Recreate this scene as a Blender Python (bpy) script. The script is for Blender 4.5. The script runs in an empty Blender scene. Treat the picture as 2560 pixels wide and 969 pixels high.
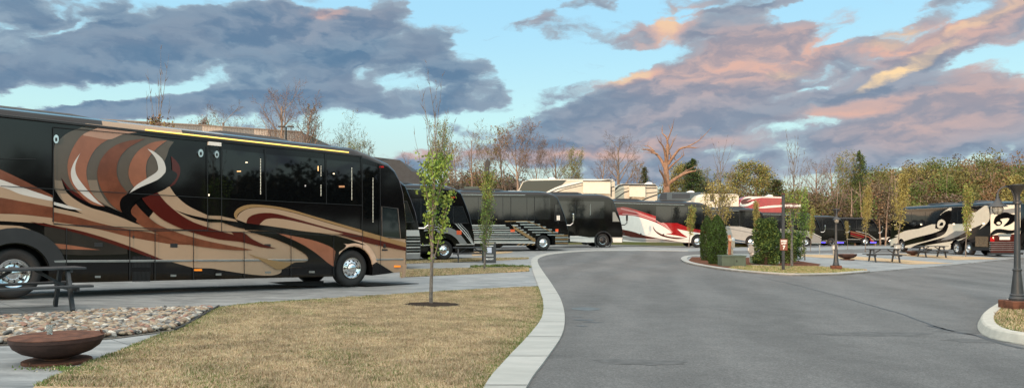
import bpy, bmesh, math, random
import numpy as np
from mathutils import Vector, Matrix, Euler
from mathutils.geometry import tessellate_polygon, delaunay_2d_cdt
R = math.radians
sc = bpy.context.scene
COL = sc.collection
F, CX, HY, CZ = 1850.0, 1280.0, 576.0, 1.62
# ------------------------------------------------------------ camera
cam = bpy.data.cameras.new('camera'); co = bpy.data.objects.new('camera', cam); COL.objects.link(co)
co.location = (0, 0, CZ); co.rotation_euler = (R(90), 0, 0)
cam.sensor_width = 36; cam.lens = 36 * F / 2560; cam.shift_y = 91.5 / 2560
cam.clip_start = .1; cam.clip_end = 6000
sc.camera = co
sc.view_settings.view_transform = 'Standard'; sc.view_settings.look = 'None'
sc.view_settings.gamma = 1; sc.view_settings.use_curve_mapping = False
sc.view_settings.exposure = 0.0
# ------------------------------------------------------------ tags and linking
def tag(o, label=None, cat=None, group=None, kind=None):
    if label: o['label'] = label
    if cat: o['category'] = cat
    if group: o['group'] = group
    if kind: o['kind'] = kind
    return o
def empty(name, loc, rz=0.0, rot=None):
    o = bpy.data.objects.new(name, None); COL.objects.link(o)
    o.location = loc; o.rotation_euler = rot if rot else (0, 0, rz)
    return o
def link(name, bm, mats, parent=None, smooth=False):
    me = bpy.data.meshes.new(name); bm.to_mesh(me); bm.free()
    return link_me(name, me, mats, parent, smooth)
def link_me(name, me, mats, parent=None, smooth=False):
    if not isinstance(mats, (list, tuple)): mats = [mats]
    for m in mats: me.materials.append(m)
    if smooth:
        me.polygons.foreach_set('use_smooth', [True] * len(me.polygons))
        if smooth is not True: me.set_sharp_from_angle(angle=smooth)
    o = bpy.data.objects.new(name, me); COL.objects.link(o)
    if parent: o.parent = parent
    return o
def np_mesh(name, V, Fc, mi=None):
    """V (n,3), Fc (m,k) constant size faces"""
    me = bpy.data.meshes.new(name); V = np.asarray(V, dtype=np.float32); Fc = np.asarray(Fc, dtype=np.int32)
    m, k = Fc.shape
    me.vertices.add(len(V)); me.vertices.foreach_set('co', V.ravel())
    me.loops.add(m * k); me.loops.foreach_set('vertex_index', Fc.ravel())
    me.polygons.add(m); me.polygons.foreach_set('loop_start', np.arange(m, dtype=np.int32) * k)
    if mi is not None: me.polygons.foreach_set('material_index', np.asarray(mi, dtype=np.int32))
    me.update(calc_edges=True)
    return me
def copy_tree(o, loc=None, rz=None, s=None, label=None, keep_group=True):
    c = o.copy(); COL.objects.link(c)
    if loc is not None: c.location = loc
    if rz is not None: c.rotation_euler = (0, 0, rz)
    if s is not None: c.scale = s
    if label: c['label'] = label
    for ch in list(o.children):
        d = ch.copy(); COL.objects.link(d); d.parent = c
        for g in list(ch.children):
            e = g.copy(); COL.objects.link(e); e.parent = d
    return c
# ------------------------------------------------------------ materials
def srgb(r, g, b):
    f = lambda c: (c / 255 / 12.92) if c / 255 <= .04045 else ((c / 255 + .055) / 1.055) ** 2.4
    return (f(r), f(g), f(b), 1)
class NB:
    def __init__(s, nt): s.nt = nt
    def n(s, t, **kw):
        nd = s.nt.nodes.new(t)
        for k, v in kw.items(): setattr(nd, k, v)
        return nd
    def l(s, a, b): s.nt.links.new(a, b)
    def put(s, sock, v):
        if isinstance(v, bpy.types.NodeSocket): s.l(v, sock)
        else: sock.default_value = v
    def m(s, op, a, b=0.0, c=None, clamp=False):
        nd = s.n('ShaderNodeMath', operation=op); nd.use_clamp = clamp
        s.put(nd.inputs[0], a); s.put(nd.inputs[1], b)
        if c is not None: s.put(nd.inputs[2], c)
        return nd.outputs[0]
    def sm(s, x, lo, hi, a=0.0, b=1.0):
        nd = s.n('ShaderNodeMapRange', interpolation_type='SMOOTHSTEP')
        s.put(nd.inputs[0], x); nd.inputs[1].default_value = lo; nd.inputs[2].default_value = hi
        nd.inputs[3].default_value = a; nd.inputs[4].default_value = b
        return nd.outputs[0]
    def mix(s, f, a, b, bt='MIX'):
        nd = s.n('ShaderNodeMix', data_type='RGBA', blend_type=bt)
        s.put(nd.inputs[0], f); s.put(nd.inputs[6], a); s.put(nd.inputs[7], b)
        return nd.outputs[2]
    def noise(s, vec, scale, detail=4, rough=.55, dist=0.0, dim='3D'):
        nd = s.n('ShaderNodeTexNoise', noise_dimensions=dim)
        if vec is not None: s.l(vec, nd.inputs['Vector'])
        nd.inputs['Scale'].default_value = scale; nd.inputs['Detail'].default_value = detail
        nd.inputs['Roughness'].default_value = rough; nd.inputs['Distortion'].default_value = dist
        return nd.outputs[0]
    def mapping(s, vec, loc=(0, 0, 0), rot=(0, 0, 0), scale=(1, 1, 1), vt='POINT'):
        nd = s.n('ShaderNodeMapping', vector_type=vt); s.l(vec, nd.inputs[0])
        nd.inputs[1].default_value = loc; nd.inputs[2].default_value = rot; nd.inputs[3].default_value = scale
        return nd.outputs[0]
MATS = {}
def mat(name, col, rough=.6, metal=0.0, spec=.5, var=.12, vscale=3.0, bump=0.0, bscale=30.0, emit=None, es=1.0, coat=0.0, dirt=None):
    """principled with a little procedural variation of colour, optional fine bump"""
    if name in MATS: return MATS[name]
    m = bpy.data.materials.new(name); m.use_nodes = True; b = NB(m.node_tree)
    p = m.node_tree.nodes['Principled BSDF']
    if len(col) == 3: col = (*col, 1)
    p.inputs['Roughness'].default_value = rough; p.inputs['Metallic'].default_value = metal
    p.inputs['Specular IOR Level'].default_value = spec; p.inputs['Coat Weight'].default_value = coat
    p.inputs['Coat Roughness'].default_value = .03
    tc = b.n('ShaderNodeTexCoord').outputs['Object']
    if var > 0:
        nz = b.noise(tc, vscale, 5, .6)
        k = b.sm(nz, .3, .7, 1 - var, 1 + var)
        cc = b.n('ShaderNodeVectorMath', operation='SCALE'); cc.inputs[0].default_value = col[:3]; b.l(k, cc.inputs['Scale'])
        b.l(cc.outputs[0], p.inputs['Base Color'])
    else: p.inputs['Base Color'].default_value = col
    if bump > 0:
        bn = b.n('ShaderNodeBump'); bn.inputs['Strength'].default_value = bump; bn.inputs['Distance'].default_value = .02
        b.l(b.noise(tc, bscale, 5, .6), bn.inputs['Height']); b.l(bn.outputs[0], p.inputs['Normal'])
    if emit:
        p.inputs['Emission Color'].default_value = (*emit[:3], 1); p.inputs['Emission Strength'].default_value = es
    MATS[name] = m
    return m
# ------------------------------------------------------------ the lie of the land: piecewise linear, cut exactly
HDIR = Vector((.7117, .7025)); FW = Vector((-4.53, 21.1))
def pl(t, pts):
    if t <= pts[0][0]: return pts[0][1]
    for (a, va), (b, vb) in zip(pts, pts[1:]):
        if t <= b: return va + (vb - va) * (t - a) / (b - a)
    return pts[-1][1]
A_S = [(0, 0), (14, .308)]
B_Y = [(38, 0), (54, .33)]
C_X = [(8, 0), (35, -.6), (52, -.75)]
def gz(x, y):
    s = -((x - FW.x) * HDIR.x + (y - FW.y) * HDIR.y)
    return pl(s, A_S) + pl(y, B_Y) + pl(x, C_X)
CUTS = [(Vector((FW.x, FW.y, 0)) - Vector((HDIR.x, HDIR.y, 0)) * s, Vector((HDIR.x, HDIR.y, 0))) for s, _ in A_S] + \
       [(Vector((0, y, 0)), Vector((0, 1, 0))) for y, _ in B_Y] + [(Vector((x, 0, 0)), Vector((1, 0, 0))) for x, _ in C_X]
def G(px, py):
    """ground point seen at a pixel of the photograph"""
    dx, dz = (px - CX) / F, -(py - HY) / F
    lo, hi = 1.0, 400.0
    for _ in range(60):
        t = (lo + hi) / 2
        if CZ + t * dz > gz(dx * t, t): lo = t
        else: hi = t
    return Vector((dx * lo, lo, gz(dx * lo, lo)))
def at(px, y, z=None):
    x = (px - CX) / F * y
    return Vector((x, y, gz(x, y) if z is None else z))
def zpx(py, y): return CZ - (py - HY) / F * y
def crom(pts, n=6, closed=False):
    P = [Vector(p) for p in pts]; out = []
    N = len(P)
    for i in range(N if closed else N - 1):
        p0 = P[(i - 1) % N] if closed or i > 0 else P[0]; p1 = P[i]; p2 = P[(i + 1) % N]
        p3 = P[(i + 2) % N] if closed or i + 2 < N else P[-1]
        for k in range(n):
            t = k / n
            out.append(.5 * ((2 * p1) + (p2 - p0) * t + (2 * p0 - 5 * p1 + 4 * p2 - p3) * t * t + (3 * p1 - p0 - 3 * p2 + p3) * t ** 3))
    if not closed: out.append(P[-1])
    return out
def gp(pts): return [G(*p).xy if not (len(p) == 3 and p[0] == 'w') else Vector(p[1:]) for p in pts]
def sheet(name, poly, off, m, skirt=0.0, kind='structure', label=None, cat=None, sub=0):
    """ground sheet that follows the land, off metres above it, with a side all round when skirt > 0"""
    poly = [Vector((p[0], p[1], 0)) for p in poly]
    bm = bmesh.new()
    vs = [bm.verts.new(p) for p in poly]
    for t in tessellate_polygon([poly]):
        try: bm.faces.new([vs[i] for i in t])
        except ValueError: pass
    bmesh.ops.dissolve_degenerate(bm, dist=1e-4, edges=bm.edges)
    for c, n in CUTS:
        bmesh.ops.bisect_plane(bm, geom=bm.verts[:] + bm.edges[:] + bm.faces[:], dist=1e-5, plane_co=c, plane_no=n)
    for f in bm.faces:
        f.normal_update()
        if f.normal.z < 0: f.normal_flip()
    for v in bm.verts: v.co.z = gz(v.co.x, v.co.y) + off
    if skirt > 0:
        be = [e for e in bm.edges if len(e.link_faces) == 1]
        r = bmesh.ops.extrude_edge_only(bm, edges=be)
        for v in [g for g in r['geom'] if isinstance(g, bmesh.types.BMVert)]: v.co.z -= skirt
        bmesh.ops.recalc_face_normals(bm, faces=bm.faces[:])
    o = link(name, bm, m)
    return tag(o, label, cat, kind=kind)
def strip(pts, w0, w1=None):
    """polygon of a band round a polyline (xy)"""
    w1 = w0 if w1 is None else w1
    L, Rr = [], []
    for i, p in enumerate(pts):
        d = (pts[min(i + 1, len(pts) - 1)] - pts[max(i - 1, 0)]); d = d.normalized(); n = Vector((-d.y, d.x))
        L.append(p + n * w0); Rr.append(p - n * w1)
    return L + Rr[::-1]
# ------------------------------------------------------------ mesh helpers
def add_box(bm, c, s, rot=None, mi=0, bev=0.0):
    r = bmesh.ops.create_cube(bm, size=1); vs = r['verts']
    M = Matrix.Translation(c) @ (rot.to_4x4() if rot else Matrix.Identity(4)) @ Matrix.Diagonal((*s, 1))
    bmesh.ops.transform(bm, matrix=M, verts=vs)
    fs = set(f for v in vs for f in v.link_faces)
    for f in fs: f.material_index = mi
    if bev > 0:
        es = list(set(e for v in vs for e in v.link_edges))
        r2 = bmesh.ops.bevel(bm, geom=es, offset=bev, segments=1, affect='EDGES')
        for f in r2['faces']: f.material_index = mi
def add_tube(bm, pts, radii, n=8, mi=0, caps=True):
    rings = []
    prev = None
    for i, p in enumerate(pts):
        p = Vector(p)
        d = (Vector(pts[min(i + 1, len(pts) - 1)]) - Vector(pts[max(i - 1, 0)])).normalized()
        if prev is None: a = d.orthogonal().normalized()
        else: a = (prev - d * prev.dot(d)).normalized()
        prev = a; b = d.cross(a); r = radii[i] if isinstance(radii, (list, tuple)) else radii
        rings.append([bm.verts.new(p + (a * math.cos(t) + b * math.sin(t)) * r) for t in [2 * math.pi * k / n for k in range(n)]])
    for A, B in zip(rings, rings[1:]):
        for k in range(n):
            bm.faces.new((A[k], A[(k + 1) % n], B[(k + 1) % n], B[k])).material_index = mi
    if caps:
        bm.faces.new(rings[0][::-1]).material_index = mi; bm.faces.new(rings[-1]).material_index = mi
def add_lathe(bm, prof, n=24, c=(0, 0, 0), axis='z', mi=0, mis=None, sx=1.0):
    """prof: (radius, height); closed where radius is 0"""
    c = Vector(c); rings = []
    def P(r, h, t):
        if axis == 'z': return c + Vector((r * math.cos(t), r * math.sin(t), h))
        return c + Vector((r * math.cos(t), h, r * math.sin(t)))
    for r, h in prof:
        if r < 1e-6: rings.append([bm.verts.new(P(0, h, 0))])
        else: rings.append([bm.verts.new(P(r, h, 2 * math.pi * k / n)) for k in range(n)])
    for i, (A, B) in enumerate(zip(rings, rings[1:])):
        for k in range(n):
            q = [A[k % len(A)], A[(k + 1) % len(A)], B[(k + 1) % len(B)], B[k % len(B)]]
            u = []
            for v in q:
                if v not in u: u.append(v)
            if len(u) >= 3:
                f = bm.faces.new(u); f.material_index = mis[i] if mis else mi
    bmesh.ops.recalc_face_normals(bm, faces=bm.faces[:])
def part_box(name, c, s, m, parent, rot=None, bev=0.0):
    bm = bmesh.new(); add_box(bm, c, s, rot, 0, bev); return link(name, bm, m, parent)
def text_part(name, txt, size, m, parent, M, depth=.004, align='CENTER', bold=0.0):
    cu = bpy.data.curves.new('lettering', 'FONT'); cu.body = txt; cu.size = size; cu.align_x = align; cu.align_y = 'CENTER'
    cu.extrude = depth; cu.offset = bold
    o = bpy.data.objects.new('lettering', cu); COL.objects.link(o)
    dg = bpy.context.evaluated_depsgraph_get(); me = bpy.data.meshes.new_from_object(o.evaluated_get(dg))
    bpy.data.objects.remove(o); me.transform(M); me.materials.clear()
    return link_me(name, me, m, parent)
# ------------------------------------------------------------ world: evening sky with clouds by direction
SUN_EL, SUN_AZ = R(6.6), R(205)      # azimuth clockwise from +Y: behind the camera, to the left
w = bpy.data.worlds.new('World'); sc.world = w; w.use_nodes = True
b = NB(w.node_tree); nt = w.node_tree
bg = nt.nodes['Background']; bg.inputs['Strength'].default_value = .1
sky = b.n('ShaderNodeTexSky', sky_type='NISHITA'); sky.sun_disc = False
sky.sun_elevation = SUN_EL; sky.sun_rotation = SUN_AZ
sky.air_density = 1.0; sky.dust_density = .6; sky.ozone_density = 2.5
tc = b.n('ShaderNodeTexCoord').outputs['Generated']
sx = b.n('ShaderNodeSeparateXYZ'); b.l(tc, sx.inputs[0])
az = b.m('ARCTAN2', sx.outputs[0], sx.outputs[1]); el = b.m('ARCSINE', sx.outputs[2])
cb = b.n('ShaderNodeCombineXYZ'); b.l(az, cb.inputs[0]); b.l(el, cb.inputs[1]); UV = cb.outputs[0]
def azel(px, py):
    x = (px - CX) / F; z = (HY - py) / F
    return math.atan2(x, 1), math.atan2(z, math.hypot(x, 1))
def blobs(lst):
    acc = None
    for cx, cy, rx, ry, rot, wt in lst:
        a, e = azel(cx, cy); a2, _ = azel(cx + rx * .5, cy); a3, _ = azel(cx - rx * .5, cy); _, e2 = azel(cx, cy - ry)
        mp = b.mapping(UV, (a, e, 0), (0, 0, R(rot)), (max(a2 - a3, .01) * 1.25, max(e2 - e, .004) * 1.25, 1), 'TEXTURE')
        g = b.n('ShaderNodeTexGradient', gradient_type='SPHERICAL'); b.l(mp, g.inputs[0])
        acc = b.m('MULTIPLY', b.sm(g.outputs[1], 0, .75), wt) if acc is None else b.m('MULTIPLY_ADD', b.sm(g.outputs[1], 0, .75), wt, acc)
    return acc
# warp the look-up so that outlines break up
wn = b.n('ShaderNodeTexNoise'); wn.inputs['Scale'].default_value = 9; wn.inputs['Detail'].default_value = 6; wn.inputs['Roughness'].default_value = .6
b.l(b.mapping(UV, rot=(0, 0, R(-16)), scale=(1, 2.0, 1)), wn.inputs['Vector'])
wv = b.n('ShaderNodeVectorMath', operation='MULTIPLY_ADD'); b.l(wn.outputs[1], wv.inputs[0]); wv.inputs[1].default_value = (.12, .05, 0); wv.inputs[2].default_value = (-.06, -.025, 0)
wa = b.n('ShaderNodeVectorMath', operation='ADD'); b.l(UV, wa.inputs[0]); b.l(wv.outputs[0], wa.inputs[1]); UVR = UV
def cloudnoise(off=(0, 0, 0), sc_=1.0, det=7):
    mp = b.mapping(wa.outputs[0], loc=off, rot=(0, 0, R(-17)), scale=(5.0 * sc_, 12.0 * sc_, 1))
    return b.noise(mp, 2.2, det, .6, 0)
n1 = cloudnoise()
n1b = cloudnoise((.015, .09, 0))
n2 = cloudnoise((5, 3, 0), .45, 5)
n3 = cloudnoise((2, 8, 0), .62, 3)
m1 = cloudnoise((0, 0, 0), 1.0, 3.5)
m1b = cloudnoise((.03, .16, 0), 1.0, 3.5)
UV = wa.outputs[0]
cover = blobs([
    (170, 110, 520, 120, 6, .62), (600, 110, 520, 150, 8, .62), (930, 170, 330, 110, -6, .55), (420, 270, 420, 40, 8, .42),
    (1150, 150, 140, 70, 10, .5), (820, 250, 330, 50, 0, .42), (1120, 60, 90, 30, 20, .30), (1330, 50, 60, 30, 20, .30), (1480, 5, 120, 22, 0, .35),
    (900, 395, 320, 32, 0, .5), (1250, 395, 380, 42, 6, .45), (1450, 170, 80, 24, 5, .35),
    (1480, 310, 420, 70, 10, .75), (1780, 250, 520, 90, 12, .75), (1760, 120, 220, 60, 24, .55), (1600, 85, 110, 26, 12, .45), (1690, 45, 50, 40, 60, .5),
    (1980, 90, 250, 45, 14, .62), (1650, 195, 240, 50, 16, .5), (2130, 220, 420, 50, 14, .62), (2330, 120, 420, 50, 16, .72), (2420, 250, 420, 120, 8, .75),
    (1850, 370, 500, 90, 8, .6), (2300, 360, 500, 90, 4, .65), (2480, 45, 220, 45, 22, .62), (2050, 20, 130, 26, 25, .35), (1900, 18, 260, 9, 3, .4), (2250, 40, 150, 12, 14, .3),
    (330, 262, 330, 30, 6, .5), (80, 195, 240, 34, 4, .5), (120, 262, 160, 14, 8, .4), (560, 255, 240, 26, 8, .3), (1000, 250, 120, 24, 15, .25), (1200, 235, 160, 30, 12, .3), (700, 60, 500, 50, 0, .2), (60, 290, 200, 14, 6, .25),
    (140, 228, 240, 26, 4, -.34), (330, 205, 130, 24, 8, -.35), (500, 285, 160, 30, 4, -.32), (230, 60, 170, 13, 28, -.30), (480, 62, 60, 14, 20, -.35), (840, 12, 110, 20, 0, -.30), (700, 5, 130, 12, 0, -.25), (950, 320, 260, 60, 0, -.25),
    (1110, 215, 200, 16, 18, -.2), (2060, 205, 220, 16, 18, -.62), (1900, 50, 260, 22, 4, -.35), (2190, 70, 130, 26, 15, -.5), (1330, 130, 240, 90, 0, -.25), (1330, 270, 200, 14, 14, -.18)])
field = b.m('ADD', b.m('MULTIPLY', cover, 1.08), b.m('MULTIPLY', b.m('ADD', b.m('SUBTRACT', n1, .5), b.m('MULTIPLY', b.m('SUBTRACT', n3, .5), 1.5)), 2.2))
mask = b.sm(field, .08, .50)
pink = blobs([
    (2010, 110, 300, 60, 14, .8), (1770, 150, 230, 60, 20, .8), (1700, 60, 90, 50, 20, .9), (1570, 195, 110, 22, 14, 1.0), (1600, 85, 130, 30, 12, .6),
    (2260, 105, 130, 35, 15, 1.0), (2440, 60, 300, 45, 18, 1.0), (2140, 265, 200, 30, 8, .8), (2500, 120, 140, 60, 10, .6), (2350, 300, 340, 80, 8, .6), (2500, 200, 200, 60, 8, .5), (1950, 170, 260, 40, 15, .5),
    (1620, 372, 330, 26, 2, .7), (1300, 390, 330, 20, 0, .55), (1050, 385, 200, 16, 0, .6), (800, 60, 300, 60, 6, .12), (820, 38, 50, 18, 0, .9),
    (960, 322, 70, 7, 0, .6), (1120, 40, 90, 20, 0, .4), (1340, 50, 70, 25, 0, .4), (2030, 300, 240, 20, 5, .3), (1850, 230, 500, 60, 14, .25)])
gold = blobs([(2270, 160, 160, 17, 20, 1.0), (1690, 55, 60, 30, 20, .5), (1555, 195, 60, 15, 14, .6), (2460, 40, 160, 20, 20, .4), (2230, 100, 60, 22, 10, .5), (1940, 185, 60, 12, 10, .5)])
UV = UVR
relief = b.m('ADD', b.m('MULTIPLY', b.sm(b.m('SUBTRACT', n1, n1b), -.11, .13), .38), b.m('MULTIPLY', b.sm(b.m('SUBTRACT', m1, m1b), -.10, .12), .62))
thick = b.sm(field, .15, 1.0)
# clear sky: the Nishita sky plus the pale teal the photograph has towards the horizon
elr = b.n('ShaderNodeValToRGB'); b.l(b.sm(el, 0, R(18)), elr.inputs[0])
cr = elr.color_ramp; cr.elements[0].color = (.52, .60, .56, 1); cr.elements[1].color = (.35, .64, .82, 1)
e1 = cr.elements.new(.45); e1.color = (.50, .76, .76, 1)
nsk = b.n('ShaderNodeVectorMath', operation='SCALE'); b.l(sky.outputs[0], nsk.inputs[0]); nsk.inputs['Scale'].default_value = .35
ts = b.n('ShaderNodeVectorMath', operation='SCALE'); b.l(elr.outputs[0], ts.inputs[0]); ts.inputs['Scale'].default_value = 10.6
clear = b.n('ShaderNodeVectorMath', operation='ADD'); b.l(nsk.outputs[0], clear.inputs[0]); b.l(ts.outputs[0], clear.inputs[1])
K = 10.0
def kc(r, g, bb_, k=1.0):
    c = srgb(r, g, bb_); return (c[0] * K * k, c[1] * K * k, c[2] * K * k, 1)
side = b.sm(az, R(-5), R(12))
ccol = b.mix(side, b.mix(relief, kc(98, 130, 160), kc(132, 156, 178)), b.mix(relief, kc(126, 143, 165), kc(162, 170, 184)))
ccol = b.mix(b.m('MULTIPLY', b.sm(n2, .42, .62), .4), ccol, kc(146, 156, 172))
ccol = b.mix(b.m('MULTIPLY', b.sm(thick, 0, 1, 1, 0), .55), ccol, kc(178, 198, 210))
pk = b.m('MULTIPLY', pink, b.m('MULTIPLY_ADD', relief, .6, .25), clamp=True)
ccol = b.mix(pk, ccol, kc(226, 184, 170))
ccol = b.mix(b.m('MULTIPLY', gold, b.m('MULTIPLY_ADD', relief, .8, .3), clamp=True), ccol, kc(255, 222, 175))
front = b.mix(mask, clear.outputs[0], ccol)
# overhead and towards the set sun (behind the camera) the sky is far brighter
up = b.sm(el, R(19), R(60), 1.0, 3.2)
cosb = b.m('COSINE', b.m('SUBTRACT', az, SUN_AZ))
back = b.sm(cosb, -.1, .95, 0, 1)
bright = b.m('ADD', up, b.m('MULTIPLY', back, 2.3))
warm = b.mix(b.m('MULTIPLY', back, .75), (1, 1, 1, 1), (1.25, .98, .78, 1))
over0 = b.mix(1.0, front, warm, 'MULTIPLY')
over = b.mix(b.sm(el, R(19), R(45)), over0, b.mix(1.0, over0, (1.45, .86, .66, 1), 'MULTIPLY'))
fin = b.n('ShaderNodeVectorMath', operation='SCALE'); b.l(over, fin.inputs[0]); b.l(bright, fin.inputs['Scale'])
below = b.mix(b.sm(el, -.02, 0), (1.0, 1.0, 1.0, 1), fin.outputs[0])
b.l(below, bg.inputs['Color'])
# ------------------------------------------------------------ low warm sun
sl = bpy.data.lights.new('sun', 'SUN'); sl.energy = 3.2; sl.angle = R(.6); sl.color = (1.0, .60, .36)
so = bpy.data.objects.new('sun', sl); COL.objects.link(so)
sd = Vector((math.sin(SUN_AZ) * math.cos(SUN_EL), math.cos(SUN_AZ) * math.cos(SUN_EL), math.sin(SUN_EL)))
so.rotation_euler = sd.to_track_quat('Z', 'Y').to_euler(); so.location = sd * 50 + Vector((0, 0, 40))
# ------------------------------------------------------------ ground materials
def asphalt_mat():
    m = bpy.data.materials.new('asphalt'); m.use_nodes = True; b = NB(m.node_tree); p = m.node_tree.nodes['Principled BSDF']
    tc = b.n('ShaderNodeTexCoord').outputs['Object']
    big = b.noise(b.mapping(tc, rot=(0, 0, R(30)), scale=(1, .35, 1)), .35, 5, .6); mid = b.noise(tc, 2.2, 6, .6)
    v = b.n('ShaderNodeTexVoronoi'); v.inputs['Scale'].default_value = 85; b.l(tc, v.inputs['Vector'])
    k = b.m('ADD', b.sm(big, .3, .7, .80, 1.16), b.sm(mid, .3, .7, -.09, .09))
    sp = b.n('ShaderNodeSeparateColor'); b.l(v.outputs['Color'], sp.inputs[0])
    k = b.m('MULTIPLY', k, b.sm(sp.outputs[0], 0, 1, .72, 1.3)); k = b.m('MULTIPLY', k, b.sm(b.noise(tc, 24, 4, .7), .3, .7, .84, 1.16))
    trk = b.n('ShaderNodeTexWave'); trk.bands_direction = 'X'; trk.inputs['Scale'].default_value = .16; trk.inputs['Distortion'].default_value = 7; trk.inputs['Detail'].default_value = 3; trk.inputs['Detail Scale'].default_value = .4; b.l(b.mapping(tc, rot=(0, 0, R(12))), trk.inputs['Vector']); k = b.m('MULTIPLY', k, b.sm(trk.outputs[1], .1, .9, .92, 1.07))
    cc = b.n('ShaderNodeVectorMath', operation='SCALE'); cc.inputs[0].default_value = (.102, .102, .102); b.l(k, cc.inputs['Scale'])
    # a few oily / damp stains
    st = b.sm(b.noise(b.mapping(tc, loc=(3, 9, 0), scale=(.35, 1.0, 1)), .8, 3, .5), .66, .74, 1, .72)
    c2 = b.n('ShaderNodeVectorMath', operation='SCALE'); b.l(cc.outputs[0], c2.inputs[0]); b.l(st, c2.inputs['Scale'])
    b.l(c2.outputs[0], p.inputs['Base Color']); p.inputs['Roughness'].default_value = .88
    bn = b.n('ShaderNodeBump'); bn.inputs['Strength'].default_value = .5; bn.inputs['Distance'].default_value = .006
    b.l(sp.outputs[1], bn.inputs['Height']); b.l(bn.outputs[0], p.inputs['Normal'])
    return m
def concrete_mat(name, c1, c2, stamp=True, bump=.25):
    m = bpy.data.materials.new(name); m.use_nodes = True; b = NB(m.node_tree); p = m.node_tree.nodes['Principled BSDF']
    tc = b.n('ShaderNodeTexCoord').outputs['Object']
    rt = b.mapping(tc, rot=(0, 0, R(-44.6)), scale=(.55, 1.6, 1))
    a = b.noise(rt, 1.7, 8, .68, .6); g = b.noise(tc, 14, 5, .65); big = b.noise(tc, .25, 3, .5)
    col = b.mix(b.sm(a, .33, .68), c1, c2)
    col = b.mix(b.m('MULTIPLY', b.sm(g, .35, .7), .3), col, c1)
    col = b.mix(b.sm(big, .35, .65, 0, .25), col, (c2[0] * .8, c2[1] * .82, c2[2] * .8, 1))
    if stamp:
        br = b.n('ShaderNodeTexBrick'); b.l(b.mapping(tc, rot=(0, 0, R(-44.6))), br.inputs['Vector'])
        br.inputs['Scale'].default_value = 1; br.offset = 0; br.inputs['Brick Width'].default_value = 3.1; br.inputs['Row Height'].default_value = 2.6
        br.inputs['Mortar Size'].default_value = .009; br.inputs['Color1'].default_value = (1, 1, 1, 1); br.inputs['Color2'].default_value = (.94, .94, .94, 1)
        br.inputs['Mortar'].default_value = (.35, .35, .35, 1)
        col = b.mix(1.0, col, br.outputs[0], 'MULTIPLY')
    b.l(col, p.inputs['Base Color']); p.inputs['Roughness'].default_value = .62
    bn = b.n('ShaderNodeBump'); bn.inputs['Strength'].default_value = bump; bn.inputs['Distance'].default_value = .012
    b.l(a, bn.inputs['Height']); b.l(bn.outputs[0], p.inputs['Normal'])
    return m
def lawn_mat(name, dry, green, bare, g0=.55, g1=.72, scl=.9):
    m = bpy.data.materials.new(name); m.use_nodes = True; b = NB(m.node_tree); p = m.node_tree.nodes['Principled BSDF']
    gm = b.n('ShaderNodeNewGeometry').outputs['Position']
    a = b.noise(gm, scl, 6, .65); f = b.noise(gm, 22, 6, .7); h = b.noise(b.mapping(gm, loc=(7, 2, 0)), 3.2, 4, .6)
    col = b.mix(b.sm(f, .34, .66), bare, dry)
    col = b.mix(b.m('MULTIPLY', b.sm(h, .35, .65), .3), col, (dry[0] * 1.25, dry[1] * 1.2, dry[2] * 1.15, 1))
    att = b.n('ShaderNodeAttribute', attribute_name='green').outputs['Fac']
    col = b.mix(b.m('ADD', b.sm(a, g0, g1, 0, .8), att, clamp=True), col, green)
    b.l(col, p.inputs['Base Color']); p.inputs['Roughness'].default_value = .95; p.inputs['Specular IOR Level'].default_value = .1
    bn = b.n('ShaderNodeBump'); bn.inputs['Strength'].default_value = .8; bn.inputs['Distance'].default_value = .03
    b.l(f, bn.inputs['Height']); b.l(bn.outputs[0], p.inputs['Normal'])
    return m
ASPH = asphalt_mat()
CONC = concrete_mat('stamped_concrete', (.125, .133, .138, 1), (.325, .335, .335, 1))
CURB = concrete_mat('kerb_concrete', (.29, .29, .27, 1), (.39, .385, .36, 1), False, .1)
DRY, GRN, BARE = (.49, .365, .235, 1), (.15, .17, .06, 1), (.27, .20, .125, 1)
LAWN = lawn_mat('dormant_lawn', DRY, GRN, BARE)
LAWN2 = lawn_mat('mixed_lawn', (.38, .31, .18, 1), (.11, .14, .05, 1), BARE, .5, .66, 1.3)
FIELD = lawn_mat('field_grass', (.10, .11, .04, 1), (.07, .10, .03, 1), (.10, .085, .045, 1), .4, .7, .1)
MULCH = mat('bark_mulch', (.115, .05, .03), .95, var=.5, vscale=25, bump=1, bscale=40, spec=.1)
SOIL = mat('dark_mulch', (.035, .025, .018), .95, var=.5, vscale=25, bump=1, bscale=40, spec=.1)
EDGE = mat('black_edging', (.02, .02, .02), .6)
# ------------------------------------------------------------ ground, pavements, road
def big_ground():
    xs = [-3000, -300, 8, 35, 52, 300, 3000]; P = []
    o = sheet('ground', [(-3000, -3000), (3000, -3000), (3000, 3000), (-3000, 3000)], -.05, FIELD)
big_ground()
# stamped concrete lies under everything left of and behind the road
sheet('concrete_pavement', [(-60, -6), (14, -6), (14, 20), (40, 30), (75, 50), (75, 62), (60, 112), (28, 112), (22, 71), (0, 69), (-60, 62)], 0.0, CONC)
road_left = crom([(1215, 1400), (1270, 1090), (1318, 969), (1362, 905), (1402, 845), (1412, 800), (1404, 755), (1382, 715), (1358, 680), (1345, 658), (1349, 645), (1385, 635), (1470, 628), (1600, 626.5), (1720, 627.5)], 6)
RL = gp(road_left)
far_edge = gp([(1850, 628), (2000, 629.5), (2200, 630.5)])
right_pad = gp(crom([(2175, 681), (2260, 674), (2380, 663), (2470, 654), (2560, 645), (2680, 634)], 4))
isl_front = gp(crom([(1702, 650), (1712, 657), (1745, 665), (1800, 674), (1860, 681), (1930, 686.5), (2000, 689.5), (2090, 688), (2140, 684.5), (2175, 681)], 4))
isl_back = gp(crom([(1702, 650), (1706, 645), (1725, 641), (1780, 638), (1850, 637), (1930, 637.5), (1990, 637)], 4))
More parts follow.
